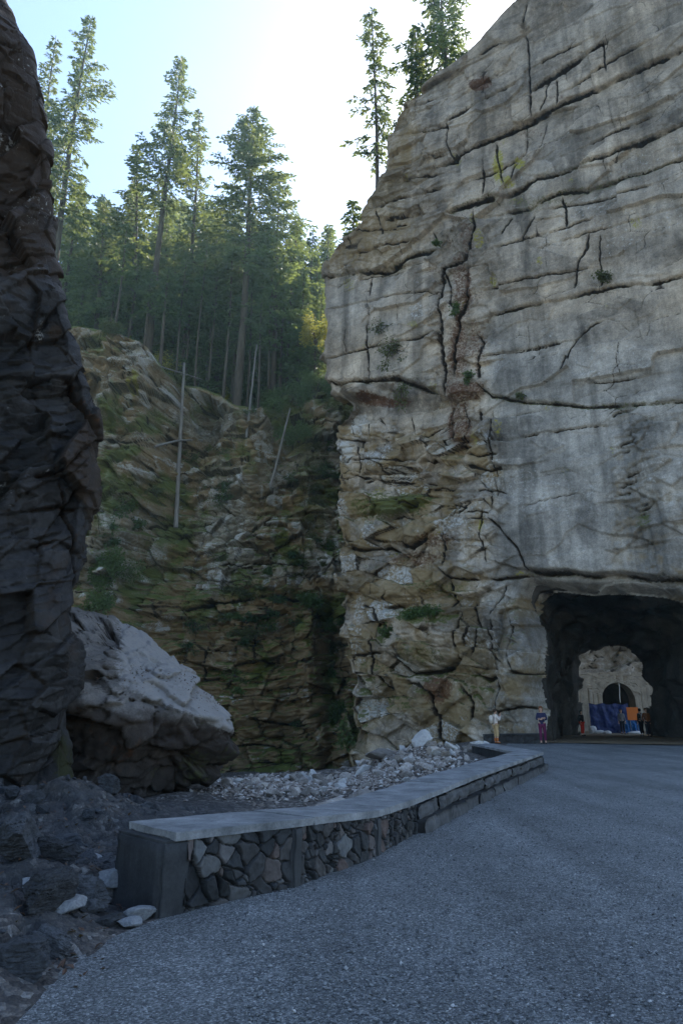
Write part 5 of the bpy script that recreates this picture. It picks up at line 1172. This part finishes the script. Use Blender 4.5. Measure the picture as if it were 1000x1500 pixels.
for sx in (-1, 1):
    hx = np.linspace(0, 1, 80); HX, HZ = np.meshgrid(hx, np.linspace(-.3, 36, 150))
    x0 = xl-.9 if sx < 0 else xr+.9
    X_ = x0+sx*(9*(1-HX)); Y_ = PY-.3+0*HX+(1-HX)*(-.5)+.6*blocks(HX*9, HZ, 1.2, .7, 1, 65+sx, 1.2, .3, .1)[0]*.6
    mesh_ = mesh_np('rock_flank', np.stack([X_, Y_-.3*fbm(X_*.5, HZ*.5, 0*X_, 4, 66), HZ], -1).reshape(-1, 3), grid_faces(150, 80), M['tunnel'], None, True, {'mask_a': np.zeros((12000, 4)), 'mask_b': np.zeros((12000, 3))})
    tag(mesh_, ('left' if sx < 0 else 'right')+' rock flank beside the second portal', None, None, 'structure')
# blue tarpaulin fence
M['tarp'] = plain('blue_tarpaulin', (.006, .016, .085), .45, .35, 3); M['tarp_lit'] = plain('lit_blue_tarpaulin', (.015, .09, .26), .4, .3, 5)  # second blue has the tarpaulin's lit spot painted into its colour
M['orange'] = plain('orange_board', (.40, .10, .01), .6, .2); M['rope'] = plain('white_rope', (.55, .55, .52), .8); M['white_bag'] = plain('white_sacking', (.42, .42, .44), .8, .4, 6); M['grey_steel'] = plain('grey_steel', (.12, .12, .12), .5)
def sheet(name, x0, x1, z0, z1, Y, mat, label, amp=.10, seed=0, cat='tarpaulin'):
    nu, nv = 70, 40; u = np.linspace(0, 1, nu); v = np.linspace(0, 1, nv); Uu, Vv = np.meshgrid(u, v)
    X = x0+(x1-x0)*Uu; sag = .10*np.sin(Uu*math.pi*3)**2*Vv; Z = z0+(z1-z0)*Vv-sag
    Yy = amp*(np.sin(Uu*26+2*Vv)*.4+fbm(Uu*7, Vv*3, 0*Uu, 4, seed)*1.4)*(1.1-.5*Vv)
    P = np.stack([X, Yy, Z], -1).reshape(-1, 3); Q = P+np.array([0, .012, 0]); n_ = len(P); g = grid_faces(nv, nu)
    idx = np.arange(n_).reshape(nv, nu); rim_ = np.concatenate([idx[0], idx[1:, -1], idx[-1, -2::-1], idx[-2:0:-1, 0]]); sd_ = np.stack([rim_, np.roll(rim_, -1), np.roll(rim_, -1)+n_, rim_+n_], -1)
    o = mesh_np(name, np.vstack([P, Q]), np.vstack([g, g[:, ::-1]+n_, sd_]), mat, None, True); o.location = (0, Y, 0)
    return tag(o, label, cat)
YT = 56.0
sheet('tarpaulin', on_y(864, 1050, YT)[0], on_y(922, 1050, YT)[0], .06, on_y(890, 1030, YT)[2], YT, M['tarp'], 'dark blue tarpaulin wall across the second portal', .12, 3)
sheet('tarpaulin', on_y(914, 1060, YT-.8)[0], on_y(937, 1060, YT-.8)[0], .06, on_y(925, 1053, YT-.8)[2], YT-.8, M['tarp_lit'], 'bright blue tarpaulin piece, painted as lit, under the orange board', .10, 5)
YS = 54.6
sg = empty('work_sign', (on_y(926, 1045, YS)[0], YS, .06), 'square orange work sign on a steel stand in front of the blue sheet', 'sign')
sw = (on_y(934, 1045, YS)[0]-on_y(917, 1045, YS)[0])/2; z0_, z1_ = on_y(925, 1055, YS)[2]-.06, on_y(925, 1036, YS)[2]-.06
bm = bmesh.new(); bmesh.ops.create_cube(bm, size=1)
for vv in bm.verts: vv.co = Vector((vv.co.x*2*sw, vv.co.y*.04, (z0_+z1_)/2+vv.co.z*(z1_-z0_)))
bmesh.ops.bevel(bm, geom=bm.edges[:], offset=.012, segments=2, affect='EDGES'); bm_obj('board', bm, M['orange'], sg)
for s in (-1, 1):
    mb = MB(); mb.tube([[s*sw*.6, .05, 0], [s*sw*.6, .05, z0_+.2]], .025, 8); mb.tube([[s*sw*.6, -.3, .02], [s*sw*.6, .35, .02]], .02, 6); mb.build('leg', M['grey_steel'], sg)
rp = on_y(905.5, 1001, 61.0); rq = on_y(908, 1029, 61.0)
mb = MB(); s = np.linspace(0, 1, 12); mb.tube(np.array([rp*(1-q_)+rq*q_+np.array([.03*math.sin(q_*6), 0, 0]) for q_ in s])-rp, .03, 6); o = mb.build('rope', M['rope']); o.location = rp; tag(o, 'white rope hanging in front of the dark arch', 'rope')
def sack(loc, sc, seed, lab, gr=None):
    _, V, Fc = ico(4); P = V*np.array(sc); P = P*(1+.18*fbm(V[:, 0]*2+seed, V[:, 1]*2, V[:, 2]*2, 4, seed))[:, None]; P[:, 2] = np.maximum(P[:, 2], -sc[2]*.6); P[:, 2] += sc[2]*.6
    o = mesh_np('sack', P, Fc, M['white_bag'], None, True); o.location = loc; tag(o, lab, 'sack', gr)
for k, (x, sc) in enumerate([(868, (.28, .2, .34)), (876, (.42, .25, .16)), (886, (.3, .22, .14)), (926, (.6, .3, .12))]):
    p = on_y(x, 1072, YT-1.6); sack((p[0], YT-1.6-.2*k, .06), sc, k+2, ['upright white sack at the left end of the blue tarpaulin', 'wide white sack lying next to the upright one', 'small flat sack lying right of the wide one', 'long white bundle lying under the orange sign'][k])

# ------------------------------------------------------------------ people
def skin_mesh(name, verts, edges, radii, mat, parent, root=0, sub=2):
    me = bpy.data.meshes.new(name+'_cage'); me.from_pydata([tuple(v) for v in verts], edges, [])
    o = bpy.data.objects.new(name, me); COL.objects.link(o)
    md = o.modifiers.new('s', 'SKIN'); md.use_smooth_shade = True
    sv = me.skin_vertices[0].data
    for i, r_ in enumerate(radii): sv[i].radius = (r_, r_) if not isinstance(r_, tuple) else r_; sv[i].use_root = (i == root)
    sd = o.modifiers.new('u', 'SUBSURF'); sd.levels = sub; sd.render_levels = sub
    dg = bpy.context.evaluated_depsgraph_get(); dg.update()
    m2 = bpy.data.meshes.new_from_object(o.evaluated_get(dg)); bpy.data.objects.remove(o); bpy.data.meshes.remove(me)
    m2.materials.clear(); m2.materials.append(mat); m2.name = name
    return link(bpy.data.objects.new(name, m2), parent)
def add_blob(V, c, r): return V*np.array(r)+np.array(c)
skinm = plain('skin', (.42, .26, .19), .55, .1); M['skin'] = skinm
cols = {}
def cloth(nm, c):
    if nm not in cols: cols[nm] = plain(nm+'_cloth', c, .85, .3, 14)
    return cols[nm]
def person(loc, rz, h, label, top, legs, hair, pose='stand', long_hair=False, bag=None, shoes=(.03, .03, .03), skirt=False, lower=None, seed=0):
    k = h/1.72; e = empty('person', loc, label, 'person', None, rz)
    J = {'pel': (0, 0, .93), 'wai': (0, .0, 1.08), 'che': (0, .01, 1.28), 'nec': (0, -.005, 1.44), 'nk2': (0, .01, 1.51), 'hd1': (0, .025, 1.575), 'hd2': (0, .02, 1.655), 'hd3': (0, .01, 1.715)}
    for s, t_ in ((-1, 'l'), (1, 'r')):
        st = .02*s
        J['hip'+t_] = (s*.09, 0, .88); J['kne'+t_] = (s*.10, .025+st, .49); J['ank'+t_] = (s*.105, -.02+st, .09); J['toe'+t_] = (s*.12, .13+st, .035)
        J['sho'+t_] = (s*.175, -.005, 1.40)
        if pose == 'crossed': J['elb'+t_] = (s*.235, .03, 1.14); J['wri'+t_] = (-s*.03, .20, 1.17+.03*s); hd = (-s*.9, .1, .1)
        elif pose == 'phone': J['elb'+t_] = (s*.21, .13, 1.17); J['wri'+t_] = (s*.07, .27, 1.40); hd = (-s*.25, .2, .95)
        elif pose == 'pockets': J['elb'+t_] = (s*.26, -.08, 1.14); J['wri'+t_] = (s*.17, .04, .93); hd = (-.1*s, .3, -.9)
        else: J['elb'+t_] = (s*.22, -.02, 1.12); J['wri'+t_] = (s*.23, .05, .88); hd = (0, .15, -1)
        hd = np.array(hd, float); hd /= np.linalg.norm(hd); J['hand'+t_] = tuple(np.array(J['wri'+t_])+hd*.075); J['hd_'+t_] = hd
    nm = ['pel', 'wai', 'che', 'nec', 'nk2', 'hd1', 'hd2', 'hd3']; rd = [.125, .115, .135, .075, .05, .078, .088, .05]
    E_ = [(i, i+1) for i in range(7)]
    for t_ in 'lr':
        b = len(nm); nm += ['hip'+t_, 'kne'+t_, 'ank'+t_, 'toe'+t_, 'sho'+t_, 'elb'+t_, 'wri'+t_, 'hand'+t_]; rd += [.09, .058, .04, .036, .058, .042, .030, .034]
        E_ += [(0, b), (b, b+1), (b+1, b+2), (b+2, b+3), (2, b+4), (b+4, b+5), (b+5, b+6), (b+6, b+7)]
    pts = [np.array(J[q_])*k for q_ in nm]
    body = skin_mesh('body', pts, E_, [r_*k for r_ in rd], M['skin'], e)
    # fingers, thumb, nose, ears joined into the body mesh
    bm = bmesh.new(); bm.from_mesh(body.data)
    def tube_bm(P, r0, r1):
        mb = MB(); mb.tube(np.array(P), np.linspace(r0, r1, len(P)), 6); V = np.vstack(mb.v); vs = [bm.verts.new(v_) for v_ in V]
        for f in mb.f4+mb.f3:
            for q_ in f:
                if len(set(q_)) >= 3:
                    try: bm.faces.new([vs[i] for i in q_])
                    except ValueError: pass
    for s, t_ in ((-1, 'l'), (1, 'r')):
        hd = J['hd_'+t_]; ha = np.array(J['hand'+t_]); sdv = np.cross(hd, (0, 1, 0)); 
        if np.linalg.norm(sdv) < .3: sdv = np.cross(hd, (0, 0, 1))
        sdv /= np.linalg.norm(sdv); nr_ = np.cross(sdv, hd)
        for i, (o_, L) in enumerate(((-.027, .062), (-.009, .075), (.009, .080), (.027, .070))):
            b0 = ha+sdv*o_+hd*.012; tube_bm([b0*k, (b0+hd*L*.45+nr_*.008)*k, (b0+hd*L*.8+nr_*.025)*k, (b0+hd*L*.95+nr_*.042)*k], .0095*k, .007*k)
        b0 = ha-hd*.03+sdv*.03; tube_bm([b0*k, (b0+sdv*.025+hd*.025)*k, (b0+sdv*.03+hd*.055+nr_*.01)*k], .011*k, .008*k)
        tube_bm([np.array([s*.083, .01, 1.665])*k, np.array([s*.09, .0, 1.635])*k, np.array([s*.083, .012, 1.615])*k], .012*k, .008*k)
    tube_bm([np.array([0, .10, 1.655])*k, np.array([0, .122, 1.628])*k, np.array([0, .10, 1.615])*k], .010*k, .014*k)
    bm.to_mesh(body.data); bm.free()
    _, V, Fc = ico(2)
    for s in (-1, 1):
        mesh_np('eye', add_blob(V, np.array([s*.032, .098, 1.655])*k, (.013*k, .008*k, .009*k)), Fc, cloth('dark_eye', (.02, .015, .012)), e)
    mesh_np('mouth', add_blob(V, np.array([0, .098, 1.583])*k, (.024*k, .008*k, .006*k)), Fc, cloth('lip', (.30, .10, .09)), e)
    g_ = 1.14
    tn = ['wai', 'che', 'nec']; tp3 = [np.array(J[q_])*k for q_ in tn]; tp3.insert(0, np.array([0, 0, .90])*k); te = [(0, 1), (1, 2), (2, 3)]; tr_ = [.150, .130, .150, .085]
    for t_ in 'lr':
        b = len(tp3); w3 = np.array(J['elb'+t_])*.12+np.array(J['wri'+t_])*.88
        tp3 += [np.array(J['sho'+t_])*k, np.array(J['elb'+t_])*k, w3*k]; tr_ += [.074, .058, .044]; te += [(2, b), (b, b+1), (b+1, b+2)]
    skin_mesh('top', tp3, te, [r_*k for r_ in tr_], top, e, 1)
    lp3 = [np.array([0, 0, .96])*k]; lr_ = [.142]; le = []
    for t_ in 'lr':
        b = len(lp3); an_ = np.array(J['ank'+t_]); kn = np.array(J['kne'+t_]); end = an_*.85+kn*.15 if lower is None else kn*.55+an_*.45
        lp3 += [np.array(J['hip'+t_])*k, kn*k, end*k]; lr_ += [.108, .078, .062]; le += [(0, b), (b, b+1), (b+1, b+2)]
    skin_mesh('trousers', lp3, le, [r_*k for r_ in lr_], legs, e, 0)
    for s, t_ in ((-1, 'l'), (1, 'r')):
        a_, to = np.array(J['ank'+t_]), np.array(J['toe'+t_])
        skin_mesh('shoe', [(a_+(0, -.03, -.03))*k, (a_+(0, .04, -.04))*k, (to+(0, .02, .005))*k], [(0, 1), (1, 2)], [.048*k, .046*k, .038*k], cloth('shoe%s' % (shoes,), shoes), e, 0, 2)
        if lower is not None:
            kn = np.array(J['kne'+t_]); skin_mesh('sock', [(kn*.5+a_*.5)*k, (kn*.2+a_*.8)*k, a_*k], [(0, 1), (1, 2)], [.062*k, .056*k, .05*k], lower, e, 0, 2)
    _, V, Fc = ico(4)
    c = np.array([0, .0, 1.668]); Hh = V*np.array([.103, .108, .105]); fr = (V[:, 1] > .25) & (V[:, 2] < .45)
    Hh = Hh*(1+.06*fbm(V[:, 0]*5, V[:, 1]*5, V[:, 2]*5, 3, 7+seed))[:, None]; Hh[fr] *= .80
    if long_hair: lo = V[:, 2] < -.2; Hh[lo & ~fr, 2] *= 2.2
    mesh_np('hair', (Hh+c)*k, Fc, hair, e)
    if bag is not None:
        bm = bmesh.new(); bmesh.ops.create_cube(bm, size=1)
        for vv in bm.verts: vv.co = Vector((vv.co.x*.28*k, (-.235+vv.co.y*.17)*k, (1.22+vv.co.z*.42)*k))
        bmesh.ops.bevel(bm, geom=bm.edges[:], offset=.05*k, segments=3, affect='EDGES'); o = bm_obj('backpack', bm, bag, e, True)
        
        for s in (-1, 1):
            mb = MB(); mb.tube(np.array([[s*.11, -.17, 1.40], [s*.12, .0, 1.475], [s*.125, .155, 1.36], [s*.13, .12, 1.16], [s*.13, -.16, 1.08]])*k, .016*k, 6); mb.build('strap', bag, o)
    return e
br_hair = cloth('brown_hair', (.05, .028, .015)); red_hair = cloth('red_hair', (.14, .05, .02)); blk_hair = cloth('black_hair', (.012, .01, .01))
def foot(px_, py_, zz=.055): p = on_z(px_, py_, zz); return p
p = on_y(727, 1085, 37.6); person((p[0], 37.6, .03), R(-80), 1.66, 'person in a white top raising a camera behind the far end of the parapet', cloth('white', (.62, .55, .50)), cloth('tan', (.45, .32, .17)), br_hair, 'phone', False, cloth('cream_bag', (.55, .50, .45)), (.30, .10, .03), lower=cloth('orange_sock', (.40, .12, .03)), seed=1)
p = on_y(795.5, 1086, 36.4); person((p[0], 36.4, .03), R(165), 1.78, 'person in a navy top and purple trousers with folded arms at the tunnel mouth', cloth('navy', (.02, .022, .06)), cloth('purple', (.09, .012, .05)), red_hair, 'crossed', True, seed=2)
p = on_y(853, 1073, 49.0); person((p[0], 49.0, .06), R(-150), 1.62, 'person in a dark hooded coat and red trousers inside the tunnel on the left', cloth('black', (.015, .015, .018)), cloth('red', (.42, .03, .02)), blk_hair, 'pockets', True, seed=3)
p = on_y(940, 1073, 48.0); person((p[0], 48.0, .06), R(20), 1.72, 'person in dark clothes with a white bag inside the tunnel on the right', cloth('charcoal', (.02, .02, .022)), cloth('black', (.015, .015, .018)), blk_hair, 'stand', False, cloth('white_bag', (.5, .5, .5)), seed=4)
p = on_y(949, 1074, 46.5); person((p[0], 46.5, .06), R(190), 1.74, 'person in a rust brown jacket at the right edge of the tunnel', cloth('rust', (.16, .06, .02)), cloth('dark_blue', (.02, .022, .03)), br_hair, 'pockets', False, seed=5)
p = on_y(912, 1072, 52.5); person((p[0], 52.5, .06), R(170), 1.70, 'person in a pale grey jacket in front of the blue tarpaulin', cloth('grey', (.13, .13, .14)), cloth('dark_blue', (.02, .022, .03)), br_hair, 'stand', False, seed=6)

# low dark wall from the parapet to the tunnel, rough stone stub at the parapet end
lw = empty('low_wall', (8.7, 38.2, 0), 'low dark rubble wall running from the cliff foot to the tunnel mouth', 'wall')
org = np.array([8.7, 38.2, 0]); par_keep = par; par = lw
strip_wall(np.array([(7.6, 38.7), (8.8, 38.1), (10.35, 37.1)]), np.array([(7.9, 39.3), (9.1, 38.7), (10.65, 37.7)]), -.4, np.array([.36, .40, .44]), 'masonry', M['mortar'], 40, .09)
strip_wall(np.array([(7.58, 38.66), (8.78, 38.06), (10.33, 37.06)]), np.array([(7.9, 39.36), (9.1, 38.76), (10.65, 37.76)]), np.array([.37, .41, .45]), np.array([.44, .48, .52]), 'coping', M['pier'], 40, .03)
par = par_keep
for k, (x, y, z, s, me, lab) in enumerate([(5.05, 26.3, -.3, .55, sla[2], 'dark mossy stone stub at the far end of the parapet'), (4.9, 26.0, .28, .3, wht[1], 'white stone lying on top of the dark stub'), (5.35, 26.6, .3, .26, wht[2], 'smaller white stone beside the one on the stub'), (5.0, 27.2, .1, .4, rub[4], 'tan stone behind the dark stub')]):
    put_rock('rock', me, (x, y, z), s, (0, 0, k*1.7), lab)
for k, (x, y, s) in enumerate([(.55, 10.9, .34), (.95, 11.6, .38), (1.5, 12.9, .36), (-.2, 10.2, .3)]):
    put_rock('rock', rub[k], (x-.55, y+.5, float(ground_z(x-.55, y+.5))-.02), (s*1.3, s*.9, s*.9), (.1, .1, k), 'squared tan block leaning behind the parapet coping', 'tan blocks behind the coping')

# ------------------------------------------------------------------ air
bm = bmesh.new(); bmesh.ops.create_cube(bm, size=1)
for vv in bm.verts: vv.co = Vector((vv.co.x*190, 70+vv.co.y*240, 50+vv.co.z*112))
hm = bpy.data.materials.new('haze'); hm.use_nodes = True; hn = hm.node_tree; hn.nodes.remove(hn.nodes['Principled BSDF'])
pv = hn.nodes.new('ShaderNodeVolumePrincipled'); pv.inputs['Color'].default_value = (.60, .93, 1.0, 1); pv.inputs['Density'].default_value = .00042; pv.inputs['Anisotropy'].default_value = .45
hn.links.new(pv.outputs[0], hn.nodes['Material Output'].inputs['Volume'])
tag(bm_obj('haze', bm, hm), 'thin blue sunlit haze filling the gorge', None, None, 'stuff')

# ------------------------------------------------------------------ light, sky, camera
SUN_AZ, SUN_EL = R(26.0), R(46.0)
sd = bpy.data.lights.new('sun', 'SUN'); sd.energy = 5.0; sd.angle = R(.5); sd.color = (1, .93, .80)
so = link(bpy.data.objects.new('sun', sd)); dirv = Vector((math.sin(SUN_AZ)*math.cos(SUN_EL), math.cos(SUN_AZ)*math.cos(SUN_EL), math.sin(SUN_EL)))
so.rotation_euler = dirv.to_track_quat('Z', 'Y').to_euler(); so.location = (20, 120, 120)
w = bpy.data.worlds.new('World'); scene.world = w; w.use_nodes = True; nt = w.node_tree
sky = nt.nodes.new('ShaderNodeTexSky'); sky.sky_type = 'NISHITA'; sky.sun_disc = False; sky.sun_elevation = SUN_EL; sky.sun_rotation = SUN_AZ; sky.air_density = 1.0; sky.dust_density = .5; sky.ozone_density = 1.0
nt.links.new(sky.outputs[0], nt.nodes['Background'].inputs[0]); nt.nodes['Background'].inputs[1].default_value = .12
cd = bpy.data.cameras.new('camera'); co = link(bpy.data.objects.new('camera', cd))
cd.sensor_fit = 'VERTICAL'; cd.sensor_height = 24; cd.lens = FPX/1500*24; cd.shift_y = -46/1500; cd.clip_start = .05; cd.clip_end = 2000
co.location = (0, 0, EYE); co.rotation_euler = (R(90)+PITCH, 0, 0); scene.camera = co
vs_ = scene.view_settings; vs_.view_transform = 'Standard'; vs_.look = 'None'; vs_.gamma = 1; vs_.exposure = 1.7
scene.cycles.max_bounces = 6; scene.cycles.diffuse_bounces = 3; scene.cycles.transmission_bounces = 3; scene.cycles.use_denoising = True
